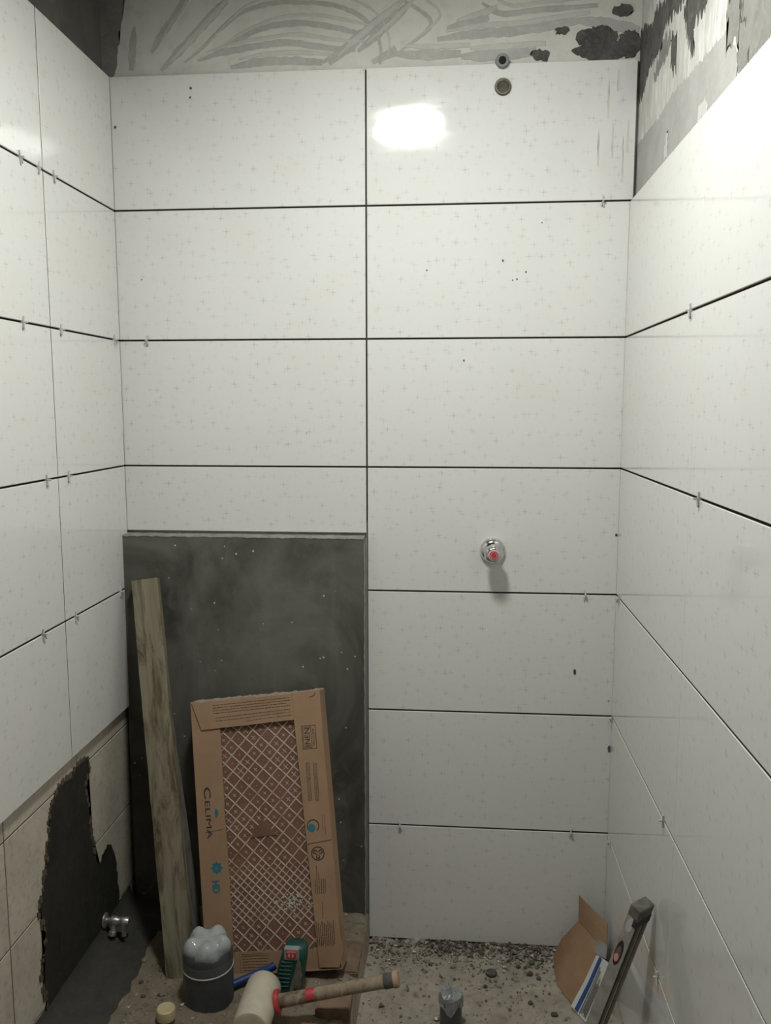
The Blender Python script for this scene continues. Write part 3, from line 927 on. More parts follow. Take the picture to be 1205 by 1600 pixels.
# pipes for the shower head
pu = tag(empty('pipe_stub', (0.2541, 0.0, 2.140)), 'grey plastic pipe stub in a notch above the top tile row', 'pipe')
lathe('sleeve', [(0.0085, 0.012), (0.0135, 0.012), (0.0150, 0.008), (0.0156, -0.010), (0.0085, -0.010)], (0, 0, 0), (0, -1, -0.15), 'pvc_light', pu, 28)
lathe('bore', [(0.0088, 0.0100), (0, 0.0100)], (0, 0, 0), (0, -1, -0.15), 'black', pu, 24)
pl_ = tag(empty('pipe_socket', (0.2565, 0.0, 2.0857)), 'threaded brass pipe socket set in the top tile, under the plastic stub', 'pipe')
lathe('collar', [(0.0185, -0.004), (0.0185, 0.004), (0.0170, 0.006), (0.0145, 0.006), (0.0145, -0.003)], (0, 0, 0), (0, -1, 0), 'steel', pl_, 28)
lathe('thread', [(0.0147, 0.0055), (0.0135, 0.0070), (0.0120, 0.0055), (0.0112, 0.003), (0.0104, 0.001), (0.0090, -0.003)], (0, 0, 0), (0, -1, 0), 'brass', pl_, 28)
lathe('bore', [(0.0105, 0.0012), (0, 0.0012)], (0, 0, 0), (0, -1, 0), 'smear_dark', pl_, 20)

# ------------------------------------------------------------------ angle valve low on the left wall
av = tag(empty('angle_valve', (XL - 0.0105, -0.205, 0.156)), 'small chrome angle valve low on the left wall by the damp cement', 'valve')
lathe('wall_flange', [(0, 0), (0.018, 0), (0.0175, 0.003), (0.013, 0.005), (0, 0.005)], (0, 0, 0), (1, 0, 0), 'dirty_chrome', av, 24)
lathe('body', [(0.0075, 0.004), (0.0075, 0.014), (0.0115, 0.017), (0.0120, 0.030), (0.0095, 0.034), (0.0095, 0.040), (0.0112, 0.042), (0.0112, 0.056), (0.009, 0.060), (0, 0.060)], (0, 0, 0), (1, 0, 0), 'dirty_chrome', av, 24)
lathe('outlet', [(0, 0), (0.0075, 0.002), (0.0075, 0.016), (0.0092, 0.017), (0.0092, 0.026), (0.006, 0.026), (0.006, 0.022), (0, 0.022)], (0.023, -0.002, -0.006), (-0.1, -0.35, -1), 'dirty_chrome', av, 20)
box('lever', (0.046, -0.0165, -0.030), (0.057, -0.0105, 0.008), 'dirty_chrome', av, 0.002, 2)

# ------------------------------------------------------------------ tile spacers
SP = [
 ('L', -0.437, 1.835, 'clear tile spacer in the left wall\'s top joint, the one nearest the frame edge'),
 ('L', -0.366, 1.835, 'clear tile spacer in the left wall\'s top joint, at the vertical joint'),
 ('L', -0.304, 1.835, 'clear tile spacer in the left wall\'s top joint, right of the vertical joint'),
 ('L', -0.457, 1.532, 'clear tile spacer in the left wall\'s second joint, nearest the frame edge'),
 ('L', -0.306, 1.532, 'clear tile spacer in the left wall\'s second joint, right of the vertical joint'),
 ('L', -0.035, 1.532, 'clear tile spacer in the left wall\'s second joint, next to the corner'),
 ('L', -0.398, 1.229, 'clear tile spacer in the left wall\'s third joint, left of the vertical joint'),
 ('L', -0.304, 1.229, 'clear tile spacer in the left wall\'s third joint, right of the vertical joint'),
 ('L', -0.060, 0.926, 'clear tile spacer in the left wall\'s fourth joint, above the leaning board in the corner'),
 ('L', -0.303, 0.926, 'clear tile spacer in the left wall\'s fourth joint, right of the vertical joint'),
 ('L', -0.446, 0.926, 'clear tile spacer in the left wall\'s fourth joint, left of the vertical joint'),
 ('R', -0.545, 1.532, 'clear tile spacer in the right wall\'s second joint down, by the vertical joint'),
 ('R', -0.643, 1.229, 'clear tile spacer in the right wall\'s third joint down, by the vertical joint'),
 ('R', -0.042, 0.926, 'clear tile spacer by the right corner, in the joint level with the shower valve\'s shadow'),
 ('R', -0.014, 0.623, 'clear tile spacer in the right corner, one row below the shower valve\'s row'),
 ('R', -0.042, 0.320, 'clear tile spacer by the right corner, in the lowest joint above the carton'),
 ('R', -0.517, 0.623, 'split tile spacer low on the right wall, above the spirit level'),
 ('R', -0.527, 0.320, 'clear tile spacer on the right wall beside the spirit level\'s shadow'),
 ('B', -0.587, 1.532, 'clear tile spacer at the left end of the back wall, second joint down'),
 ('B', 0.486, 1.835, 'clear tile spacer at the right end of the back wall\'s top joint'),
 ('B', 0.473, 0.926, 'clear tile spacer right of the shower valve, in the joint just below it'),
 ('B', 0.455, 0.320, 'clear tile spacer at the right end of the back wall\'s lowest joint'),
 ('B', 0.028, 0.320, 'clear tile spacer by the cement slab, in the back wall\'s lowest joint'),
]
def spacer_mesh(i):
    q = random.Random(i)
    bm = bmesh.new()
    # cross: one arm pushed into the joint, one up, one down, one out
    bm_box((-0.0016, -0.0016, -0.004), (0.0016, 0.0016, 0.010), 0.0003, 1, bm)
    bm_box((-0.0015, 0.0, 0.0004), (0.0015, 0.0115, 0.0034), 0.0003, 1, bm)
    bm_box((-0.0015, -0.0135, 0.0004), (0.0015, 0.0, 0.0034), 0.0003, 1, bm)
    ang = q.uniform(-0.25, 0.25)
    bmesh.ops.rotate(bm, verts=bm.verts, cent=(0, 0, 0), matrix=Matrix.Rotation(ang, 3, 'Z'))
    # a bent leg
    leg = bm_box((-0.0011, -0.012, 0.0035), (0.0011, 0.0, 0.0055))
    bmesh.ops.rotate(leg, verts=leg.verts, cent=(0, 0, 0), matrix=Matrix.Rotation(q.choice([-1, 1]) * q.uniform(0.3, 0.7), 3, 'Z'))
    merge(bm, leg)
    return bm
for i, (side, a, z, lab) in enumerate(SP):
    o = from_bm('tile_spacer', spacer_mesh(i), 'spacer')
    loc = {'B': (a, 0, z), 'L': (XL, a, z), 'R': (XR, a, z)}[side]
    o.matrix_world = Matrix.Translation(loc) @ ROT[side].to_4x4()
    tag(o, lab, 'spacer', 'tile spacers left in the open joints')

# ------------------------------------------------------------------ board and lath leaning in the left corner
def plank(name, top, bot, w, t, facing, mat, label, seed):
    """plank with its front face centre line running from bot to top (world)"""
    top, bot = Vector(top), Vector(bot)
    a = (top - bot)
    L = a.length
    a.normalize()
    n = Vector(facing)
    n = (n - a * n.dot(a)).normalized()
    u = a.cross(n).normalized()      # across
    q = random.Random(seed)
    segs = 16
    V, F = [], []
    for i in range(segs + 1):
        h = L * i / segs
        j = lambda k: q.uniform(-k, k)
        V += [(-w / 2 + j(.0008), 0 + j(.0005), h), (w / 2 + j(.0008), 0 + j(.0005), h), (w / 2 + j(.0008), -t, h), (-w / 2 + j(.0008), -t, h)]
    for i in range(segs):
        b = i * 4
        for k in range(4):
            F.append((b + k, b + (k + 1) % 4, b + 4 + (k + 1) % 4, b + 4 + k))
    F += [(3, 2, 1, 0), tuple(segs * 4 + k for k in range(4))]
    bm = bmesh.new()
    vv = [bm.verts.new(v) for v in V]
    for f in F:
        bm.faces.new([vv[k] for k in f])
    o = from_bm(name, bm, mat)
    m = Matrix.Identity(4)
    for r in range(3):
        m[r][0], m[r][1], m[r][2] = u[r], n[r], a[r]
    m.translation = bot
    o.matrix_world = m
    return tag(o, label, 'board')
board = plank('wooden_board', (-0.592, -0.063, 0.958), (-0.446, -0.312, 0.099), 0.063, 0.026, (0.10, -1, 0.25), 'board', 'muddy brown wooden board leaning in the left corner', 1)
lath = plank('wooden_lath', (-0.575, -0.050, 0.80), (-0.437, -0.215, 0.099), 0.034, 0.012, (0.35, -1, 0.2), 'lath', 'thin grey wooden lath leaning behind the muddy board', 2)

# ------------------------------------------------------------------ cardboard box of tiles
BW, BH, BT = 0.315, 0.615, 0.060
def rx_(a): return Matrix.Rotation(a, 4, 'X')
BOXM = Matrix.Translation((-0.2369, -0.2887, 0.1051)) @ Matrix.Rotation(-0.0434, 4, 'Z') @ rx_(-0.2794) @ Matrix.Rotation(-0.1341, 4, 'Y')
tb = empty('tile_box')
tb.matrix_world = BOXM
tag(tb, 'brown cardboard tile box with open front leaning on the grey cement', 'box')
def P(u, v, d=0.0):          # box face coordinates -> local (u from left, v from bottom, d outwards)
    return (u - BW / 2, -d, v)
CT = 0.0035
# body: back sheet, sides, top, bottom
bm = bmesh.new()
def slab(lo, hi):
    bm_box(lo, hi, 0.0012, 1, bm)
slab((-BW / 2, BT - CT, 0), (BW / 2, BT, BH))
body = from_bm('back_panel', bm, 'cardboard', tb)
box('side_panel', (-BW / 2, 0.0, 0), (-BW / 2 + CT, BT - CT, BH), 'cardboard', tb, 0.001)
box('side_panel', (BW / 2 - CT, 0.0, 0), (BW / 2, BT - CT, BH), 'cardboard', tb, 0.001)
box('bottom_panel', (-BW / 2 + CT, 0.0, 0), (BW / 2 - CT, BT - CT, CT), 'cardboard', tb, 0.001)
# frayed top edge
q = random.Random(3)
vs_, fs = [], []
n = 60
for i in range(n + 1):
    x = -BW / 2 + BW * i / n
    z = BH + q.uniform(-0.0015, 0.002)
    vs_ += [(x, -0.001, BH - 0.006), (x, -0.001 + q.uniform(-.001, .001), z), (x, BT * 0.5 + q.uniform(-.003, .003), z + q.uniform(-.001, .002)), (x, BT, z + q.uniform(-.002, .002)), (x, BT, BH - 0.008)]
for i in range(n):
    for k in range(4):
        a = i * 5 + k
        fs.append((a, a + 5, a + 6, a + 1))
from_data('top_panel', vs_, fs, 'card_edge', tb, False)
# front flaps around the window
def plate(name, poly, d0, d1, mat, parent=tb):
    return prism(name, poly, lambda a, b, d: P(a, b, d0 + d), d1 - d0, mat, parent)
flap_l = plate('front_flap', rough_poly([(0.0, 0.0), (0.067, 0.0), (0.0685, 0.56), (0.0, BH)], 0.0006, 0.05, 1), -0.002, 0.0015, 'cardboard')
flap_r = plate('front_flap', rough_poly([(0.263, 0.008), (0.309, 0.006), (0.322, 0.045), (0.3165, 0.075), (0.3155, BH), (0.248, BH), (0.249, 0.553)], 0.0006, 0.05, 2), -0.001, 0.0025, 'cardboard')
flap_t = plate('front_flap', rough_poly([(0.024, 0.548), (0.2495, 0.5525), (0.248, 0.612), (0.004, 0.612), (0.013, 0.585)], 0.0005, 0.05, 3), 0.0025, 0.0050, 'cardboard')
flap_b = plate('front_flap', rough_poly([(0.06, 0.0), (0.268, 0.0), (0.262, 0.046), (0.068, 0.049)], 0.0006, 0.05, 4), -0.0035, -0.0015, 'cardboard')
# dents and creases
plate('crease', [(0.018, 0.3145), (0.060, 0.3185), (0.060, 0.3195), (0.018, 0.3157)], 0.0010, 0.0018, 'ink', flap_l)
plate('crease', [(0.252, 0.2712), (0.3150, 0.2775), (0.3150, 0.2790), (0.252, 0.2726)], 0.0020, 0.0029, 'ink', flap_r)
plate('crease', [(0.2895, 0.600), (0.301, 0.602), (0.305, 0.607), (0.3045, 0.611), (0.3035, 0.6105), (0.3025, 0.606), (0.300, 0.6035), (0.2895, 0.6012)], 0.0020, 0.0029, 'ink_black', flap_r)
# printing
TMX = Matrix.Rotation(math.pi / 2, 4, 'X')
def label_text(name, body_, u, v, size, mat, parent, rot, d, sx=1.0, bold=0.0):
    m = Matrix.Translation(P(u, v, d)) @ TMX @ Matrix.Rotation(rot, 4, 'Z') @ Matrix.Diagonal((sx, 1, 1, 1))
    return text_mesh(name, body_, mat, size, parent, m, bold=bold)
label_text('printed_letter', 'C', 0.0270, 0.4035, 0.0225, 'ink_black', flap_l, -math.pi / 2 + 0.02, 0.0019, 1.75, 0.0003)
label_text('printed_word', 'ELIMA', 0.0265, 0.344, 0.0180, 'ink_black', flap_l, -math.pi / 2 + 0.02, 0.0019, 1.80, 0.0)
label_text('printed_word', 'HD', 0.0345, 0.194, 0.0225, 'teal', flap_l, -math.pi / 2 + 0.02, 0.0019, 0.85, 0.0012)
# blossom emblem and drop emblem
bm = bmesh.new()
for k in range(8):
    t = k * math.pi / 4
    c, s = math.cos(t), math.sin(t)
    pts = [(0.0012, 0), (0.009, 0.0042), (0.0150, 0.0), (0.009, -0.0042)]
    bm.faces.new([bm.verts.new(P(0.040 + x * c - y * s, 0.235 + x * s + y * c, 0.0019)) for x, y in pts])
from_bm('printed_blossom', bm, 'teal', flap_l)
plate('printed_drop', [(0.045 + 0.0065 * math.cos(t) * (1.0 if math.cos(t) > 0 else 0.25), 0.357 + 0.0105 * math.sin(t)) for t in [k * math.pi / 9 for k in range(18)]], 0.0016, 0.0019, 'teal', flap_l)
# text blocks as rows of fine printed lines
def text_rows(name, parent, d, rows_, mat='ink'):
    bm = bmesh.new()
    q = random.Random(len(rows_))
    for (x0, y0, x1, y1, w) in rows_:
        L = math.hypot(x1 - x0, y1 - y0)
        ux, uy = (x1 - x0) / L, (y1 - y0) / L
        t = 0.0
        while t < L - 0.001:
            l = min(q.uniform(0.003, 0.010), L - t)
            a, b = t, t + l
            h = w * q.uniform(0.75, 1.0)
            bm.faces.new([bm.verts.new(P(x0 + ux * s_ - uy * k, y0 + uy * s_ + ux * k, d)) for s_, k in ((a, -h / 2), (b, -h / 2), (b, h / 2), (a, h / 2))])
            t = b + q.uniform(0.0008, 0.0018)
    return tag(from_bm(name, bm, mat, parent), kind='stuff')
rows_ = [(0.055, 0.602 - 0.0062 * k + 0.0005, 0.244 - (0.01 if k % 3 == 2 else 0), 0.6045 - 0.0062 * k, 0.0017) for k in range(4)]
rows_ += [(0.060, 0.573, 0.244, 0.5775, 0.0017), (0.060, 0.5655, 0.150, 0.5675, 0.0015), (0.150, 0.5680, 0.246, 0.5715, 0.0015), (0.135, 0.5600, 0.200, 0.5625, 0.0013), (0.210, 0.5625, 0.245, 0.5640, 0.0013)]
text_rows('printed_lines', flap_t, 0.0053, rows_)
rows_ = [(u, 0.453, u - 0.001, 0.367, 0.0016) for u in (0.270, 0.2735, 0.277)] + [(u, 0.450, u - 0.001, 0.365, 0.0016) for u in (0.287, 0.2905, 0.294)]
rows_ += [(0.270 + 0.0045 * k, 0.195 + (0.03 if k == 1 else 0.015 if k == 2 else 0), 0.268 + 0.0045 * k, 0.163, 0.0016) for k in range(6)]
rows_ += [(0.282, 0.145, 0.280, 0.110, 0.0014)]
rows_ += [(0.264 + 0.0044 * k, 0.105 - (0.004 * (k % 3)), 0.264 + 0.0042 * k, 0.052 + 0.002 * (k % 2), 0.0022) for k in range(10)]
rows_ += [(0.298, 0.335, 0.297, 0.30, 0.0010), (0.303, 0.335, 0.302, 0.29, 0.0010)]
text_rows('printed_lines', flap_r, 0.0029, rows_)
text_rows('printed_lines', flap_b, -0.0012, [(0.085, 0.040 - 0.006 * k, 0.145, 0.039 - 0.006 * k, 0.0016) for k in range(6)] + [(0.080, 0.046, 0.080, 0.004, 0.001), (0.084, 0.044, 0.15, 0.043, 0.001)])
# framed mark
def frame(name, u0, v0, u1, v1, w, d, parent, mat='ink_black'):
    bm = bmesh.new()
    for a, b, c, e in ((u0, v0, u1, v0 + w), (u0, v1 - w, u1, v1), (u0, v0, u0 + w, v1), (u1 - w, v0, u1, v1)):
        bm.faces.new([bm.verts.new(P(*t, d)) for t in ((a, b), (c, b), (c, e), (a, e))])
    return from_bm(name, bm, mat, parent)
frame('printed_frame', 0.2650, 0.4830, 0.2990, 0.5365, 0.0012, 0.0029, flap_r)
frame('printed_frame', 0.2680, 0.4865, 0.2880, 0.5330, 0.0010, 0.0030, flap_r)
label_text('printed_word', 'INEN', 0.2785, 0.5098, 0.0180, 'ink_black', flap_r, math.pi / 2, 0.0030, 1.05)
text_rows('printed_lines', flap_r, 0.0030, [(0.2915, 0.490, 0.2915, 0.531, 0.0013), (0.2945, 0.492, 0.2945, 0.528, 0.0010)], 'ink_black')
def ring(name, u, v, r, w, d, mat, parent, t0=0, t1=2 * math.pi):
    n = 28
    V, F = [], []
    for i in range(n + 1):
        t = t0 + (t1 - t0) * i / n
        V += [P(u + r * math.cos(t), v + r * math.sin(t), d), P(u + (r - w) * math.cos(t), v + (r - w) * math.sin(t), d)]
    for i in range(n):
        F.append((2 * i, 2 * i + 2, 2 * i + 3, 2 * i + 1))
    return from_data(name, V, F, mat, parent)
ring('printed_ring', 0.2745, 0.3115, 0.0145, 0.0022, 0.0029, 'ink_black', flap_r, -0.9, 3.9)
plate('printed_droplet', [(0.271 + 0.0085 * math.cos(t), 0.307 + 0.0095 * math.sin(t)) for t in [k * math.pi / 8 for k in range(16)]], 0.0026, 0.0030, 'teal', flap_r)
ring('printed_ring', 0.2805, 0.2505, 0.0155, 0.0022, 0.0029, 'ink_black', flap_r)
bm = bmesh.new()
for k in range(3):
    t = k * 2 * math.pi / 3 + 0.5
    cx_, cy_ = 0.2805 + 0.0065 * math.cos(t), 0.2505 + 0.0065 * math.sin(t)
    c, s = math.cos(t), math.sin(t)
    for pts in ([(-0.004, -0.0035), (0.003, -0.0045), (0.003, -0.0022), (-0.004, -0.0012)], [(-0.004, 0.0035), (0.003, 0.0045), (0.003, 0.0022), (-0.004, 0.0012)], [(0.003, -0.0045), (0.005, -0.0040), (0.005, 0.0040), (0.003, 0.0045)]):
        bm.faces.new([bm.verts.new(P(cx_ + x * c - y * s, cy_ + x * s + y * c, 0.0029)) for x, y in pts])
from_bm('printed_emblem', bm, 'ink_black', flap_r)

# the tile seen through the window, its ribbed terracotta back outwards
tile0 = empty('boxed_tile')
tile0.matrix_world = BOXM
tag(tile0, 'terracotta-backed tile with white diamond ridges showing in the box window', 'tile')
body_t = from_bm('tile_body', bm_box((-BW / 2 + CT + 0.001, 0.006, CT + 0.001), (BW / 2 - CT - 0.001, 0.016, BH - 0.014), 0.0015), 'clay_back', tile0)
u_lo, u_hi, v_lo, v_hi = 0.060, 0.268, 0.030, 0.565
SPC = 0.0258          # distance between ridges of one family
bm = bmesh.new()
def strip(x0, y0, x1, y1, w, h=0.0016):
    L = math.hypot(x1 - x0, y1 - y0)
    if L < 1e-4:
        return
    ux, uy = (x1 - x0) / L, (y1 - y0) / L
    nx_, ny_ = -uy * w / 2, ux * w / 2
    base, top = -0.0062, -0.0062 + h
    a = [bm.verts.new(P(x0 + nx_, y0 + ny_, base)), bm.verts.new(P(x0 - nx_, y0 - ny_, base)), bm.verts.new(P(x1 - nx_, y1 - ny_, base)), bm.verts.new(P(x1 + nx_, y1 + ny_, base))]
    k = 0.55
    b = [bm.verts.new(P(x0 + nx_ * k, y0 + ny_ * k, top)), bm.verts.new(P(x0 - nx_ * k, y0 - ny_ * k, top)), bm.verts.new(P(x1 - nx_ * k, y1 - ny_ * k, top)), bm.verts.new(P(x1 + nx_ * k, y1 + ny_ * k, top))]
    bm.faces.new(b)
    for i in range(4):
        j = (i + 1) % 4
        bm.faces.new((a[i], a[j], b[j], b[i]))
TH1, TH2 = math.radians(45), math.radians(-45)
uc, vc = 0.164, 0.300
def clip(px, py, dx, dy):
    t0, t1 = -9, 9
    for p_, d_, lo, hi in ((px, dx, u_lo, u_hi), (py, dy, v_lo, v_hi)):
        a, b = (lo - p_) / d_, (hi - p_) / d_
        t0, t1 = max(t0, min(a, b)), min(t1, max(a, b))
    return t0, t1
e1 = (math.cos(TH1), math.sin(TH1))
e2 = (math.cos(TH2), math.sin(TH2))
for k in range(-14, 15):
    for d, o_ in ((e1, e2), (e2, e1)):
        px, py = uc + o_[0] * SPC * k, vc + o_[1] * SPC * k
        t0, t1 = clip(px, py, *d)
        if t1 > t0:
            strip(px + d[0] * t0, py + d[1] * t0, px + d[0] * t1, py + d[1] * t1, 0.0033)
q = random.Random(12)
for i in range(-16, 17):
    for j in range(-16, 17):
        cx_ = uc + e1[0] * SPC * (i + .5) + e2[0] * SPC * (j + .5)
        cy_ = vc + e1[1] * SPC * (i + .5) + e2[1] * SPC * (j + .5)
        if not (u_lo + 0.008 < cx_ < u_hi - 0.008 and v_lo + 0.008 < cy_ < v_hi - 0.008):
            continue
        full = 1.0 if 0.115 < cy_ < 0.235 else 0.35 + 0.5 * max(0, mnoise.noise(Vector((cx_ * 14, cy_ * 14, 3)))) * 2
        if cy_ > 0.235 and q.random() < 0.35 or cy_ < 0.115 and q.random() < 0.5:
            full = 0.10 if q.random() < 0.6 else 0
        l = SPC / 2 * min(1, full)
        if l < 0.001:
            continue
        for d in (e1, e2):
            strip(cx_ - d[0] * l, cy_ - d[1] * l, cx_ + d[0] * l, cy_ + d[1] * l, 0.0023 if full >= 1 else 0.0017, 0.0012)
from_bm('ridge_grid', bm, 'ridge', tile0)
prism('label_triangle', [(0.155, 0.333), (0.122, 0.295), (0.186, 0.297)], lambda a, b, d: P(a, b, -0.0062 + d), 0.0026, 'clay_back', tile0)
q = random.Random(77)
bm = bmesh.new()
for k in range(46):
    cx_, cy_ = q.gauss(0.203, 0.022), q.gauss(0.146, 0.011)
    a0_ = q.uniform(0, 3.14)
    n_ = 10
    bm.faces.new([bm.verts.new(P(cx_ + (0.0042 if t % 2 else 0.0014) * math.cos(a0_ + t * math.pi / 5) * q.uniform(.6, 1.2), cy_ + (0.0042 if t % 2 else 0.0014) * math.sin(a0_ + t * math.pi / 5) * q.uniform(.6, 1.2), -0.0040 + 0.00002 * k)) for t in range(n_)])
tag(from_bm('glue_smudge', bm, 'smear_light', tile0), kind='stuff')

# ------------------------------------------------------------------ pipes standing in the raised floor
pp = tag(empty('drain_pipe', (-0.365, -0.362, 0.095)), 'wide dark grey drain pipe capped with a clear bottle bottom', 'pipe')
R1 = 0.0535
lathe('pipe', [(R1 - 0.004, 0.0), (R1, 0.0), (R1, 0.100), (R1 - 0.004, 0.100), (R1 - 0.004, 0.0)], (0, 0, 0), (0, 0, 1), 'pvc', pp, 48)
# bottle bottom turned upside down: five-lobed crown
bm = bmesh.new()
rings = []
prof = [(1.015, 0.080), (1.02, 0.098), (1.02, 0.112), (1.01, 0.120), (0.97, 0.129), (0.89, 0.138), (0.76, 0.145), (0.58, 0.147), (0.38, 0.144), (0.18, 0.141)]
SEG = 60
for ri, (rf, h) in enumerate(prof):
    ring_ = []
    for i in range(SEG):
        t = 2 * math.pi * i / SEG
        lobe = math.cos(5 * t + 0.4)
        amt = max(0.0, (h - 0.10) / 0.045)
        valley = (0.5 - 0.5 * lobe) ** 1.3
        r = R1 * rf * (1 - 0.10 * valley * min(1, amt) * (1 if rf > 0.5 else 0.3))
        hh = h - 0.017 * valley * min(1, amt) * max(0, rf - 0.2) + 0.002 * max(0, lobe) * (1 if 0.5 < rf < 0.9 else 0)
        ring_.append(bm.verts.new((r * math.cos(t), r * math.sin(t), hh)))
    rings.append(ring_)
for A, B in zip(rings, rings[1:]):
    for i in range(SEG):
        bm.faces.new((A[i], A[(i + 1) % SEG], B[(i + 1) % SEG], B[i]))
c0 = bm.verts.new((0, 0, 0.140))
for i in range(SEG):
    bm.faces.new((rings[-1][i], rings[-1][(i + 1) % SEG], c0))
bc = from_bm('bottle_bottom', bm, 'pet', pp, True)
lathe('cut_rim', [(R1 * 1.012, 0.0785), (R1 * 1.03, 0.0792), (R1 * 1.03, 0.0812), (R1 * 1.012, 0.082)], (0, 0, 0), (0.0, 0.0, 1), 'spacer', bc, 48)

p2 = tag(empty('bagged_pipe', (0.161, -0.285, -0.02)), 'narrow dark pipe with grey plastic tied over it, standing on the right floor', 'pipe')
lathe('pipe', [(0.021, 0), (0.0245, 0), (0.0245, 0.088), (0.021, 0.088), (0.021, 0.0)], (0, 0, 0), (0, 0, 1), 'pvc', p2, 32)
bm = bmesh.new()
rings = []
for ri, (rf, h) in enumerate([(1.10, 0.062), (1.07, 0.080), (1.05, 0.096), (0.99, 0.101), (0.6, 0.104), (0.2, 0.106)]):
    ring_ = []
    for i in range(20):
        t = 2 * math.pi * i / 20
        drop = 0.022 * (0.5 + 0.5 * math.cos(3 * t + 2.1)) if ri == 0 else 0
        k = 1 + (0.07 * math.sin(4 * t + ri) + 0.04 * math.sin(7 * t)) * (1 if ri < 4 else 0.3)
        ring_.append(bm.verts.new((0.0245 * rf * k * math.cos(t), 0.0245 * rf * k * math.sin(t), h + 0.003 * math.sin(5 * t + ri) + drop)))
    rings.append(ring_)
for A, B in zip(rings, rings[1:]):
    for i in range(20):
        bm.faces.new((A[i], A[(i + 1) % 20], B[(i + 1) % 20], B[i]))
c0 = bm.verts.new((0, 0, 0.107))
for i in range(20):
    bm.faces.new((rings[-1][i], rings[-1][(i + 1) % 20], c0))
from_bm('plastic_cover', bm, 'grey_bag', p2)

p3 = tag(empty('capped_pipe', (-0.4335, -0.440, 0.09)), 'short thin pipe with milky yellow cap at the photo\'s bottom left', 'pipe')
lathe('pipe', [(0.014, 0), (0.0165, 0), (0.0165, 0.022), (0.014, 0.022), (0.014, 0)], (0, 0, 0), (0, 0, 1), 'brick_dusty', p3, 28)
lathe('cap', [(0.0165, 0.014), (0.0195, 0.015), (0.0202, 0.030), (0.0190, 0.0355), (0.0165, 0.0375), (0.012, 0.0365), (0, 0.0362)], (0, 0, 0), (0, 0, 1), 'yellow_cap', p3, 32)

# ------------------------------------------------------------------ bricks at the edge of the raised floor
def brick(lo, hi, rotz, mat, label, seed):
    q = random.Random(seed)
    c = Vector(((lo[0] + hi[0]) / 2, (lo[1] + hi[1]) / 2, lo[2]))
    h = [(hi[i] - lo[i]) / 2 for i in range(3)]
    bm = bm_box((-h[0], -h[1], 0), (h[0], h[1], h[2] * 2))
    bmesh.ops.bevel(bm, geom=bm.edges[:], offset=0.003, segments=2, affect='EDGES')
    bmesh.ops.subdivide_edges(bm, edges=[e for e in bm.edges if e.calc_length() > 0.03], cuts=3, use_grid_fill=True)
    for v in bm.verts:
        v.co += Vector([0.0012 * mnoise.noise(v.co * 60 + Vector((seed * 7, k * 3, 0))) for k in range(3)])
    o = from_bm('brick', bm, mat)
    o.location = c
    o.rotation_euler = (0, 0, rotz)
    return tag(o, label, 'brick', 'broken bricks at the raised floor edge')
brick((-0.105, -0.265, 0.072), (-0.052, -0.150, 0.101), 0.02, 'brick_dusty', 'flat dusty brick right of the tile box\'s lower corner', 1)
brick((-0.125, -0.405, 0.085), (-0.052, -0.335, 0.116), 0.02, 'brick_dusty', 'dark red brick under the mallet handle', 2)
brick((-0.150, -0.520, 0.070), (-0.066, -0.430, 0.106), -0.03, 'brick', 'red brick at the bottom frame edge below the mallet handle', 3)

# ------------------------------------------------------------------ rubber mallet
ml = tag(empty('rubber_mallet', (-0.239, -0.432, 0.1005)), 'white rubber mallet with worn wooden handle lying before the tile box', 'mallet')
hd_axis = Vector((0.0, -1.0, 0.0))
HZ = 0.0385
lathe('head', [(0, -0.062), (0.030, -0.062), (0.0345, -0.060), (0.0370, -0.055), (0.0380, -0.02), (0.0385, 0.0), (0.0380, 0.03), (0.0370, 0.062), (0.0345, 0.067), (0.030, 0.069), (0, 0.069)], (0, 0, HZ), hd_axis, 'rubber', ml, 48)
hs = Vector((0.034, 0.004, HZ + 0.006))
he = Vector((0.291, 0.020, 0.101))
def lerp(t): return hs + (he - hs) * t
tube('handle', [lerp(t) for t in (0, 0.05, 0.3, 0.6, 0.85, 0.90, 0.965)], [0.0145, 0.0140, 0.0130, 0.0128, 0.0135, 0.0140, 0.0142], 'handle', ml, 18)
dirh = (he - hs).normalized()
lathe('handle_end', [(0.0142, 0), (0.0165, 0.002), (0.0165, 0.010), (0.0145, 0.0125), (0, 0.0128)], tuple(lerp(0.955)), tuple(dirh), 'handle_end', ml, 24)
lathe('grip_band', [(0.0143, 0), (0.0149, 0.001), (0.0149, 0.019), (0.0143, 0.020)], tuple(lerp(0.885)), tuple(dirh), 'smear_dark', ml, 24)
lathe('collar', [(0.0150, 0.000), (0.0225, -0.003), (0.0240, 0.001), (0.0230, 0.005), (0.0150, 0.007)], tuple(lerp(0.02)), tuple(dirh), 'red', ml, 28)
pm = lathe('paint_mark', [(0.0134, 0), (0.0140, 0.003), (0.0139, 0.009), (0.0138, 0.016), (0.0132, 0.019)], tuple(lerp(0.26)), tuple(dirh), 'red', ml, 24)
bm = bmesh.new()
bm.from_mesh(pm.data)
bmesh.ops.delete(bm, geom=[f for f in bm.faces if f.normal.z < 0.25 - 12 * (f.calc_center_median() - lerp(0.30)).length], context='FACES')
bm.to_mesh(pm.data)
bm.free()

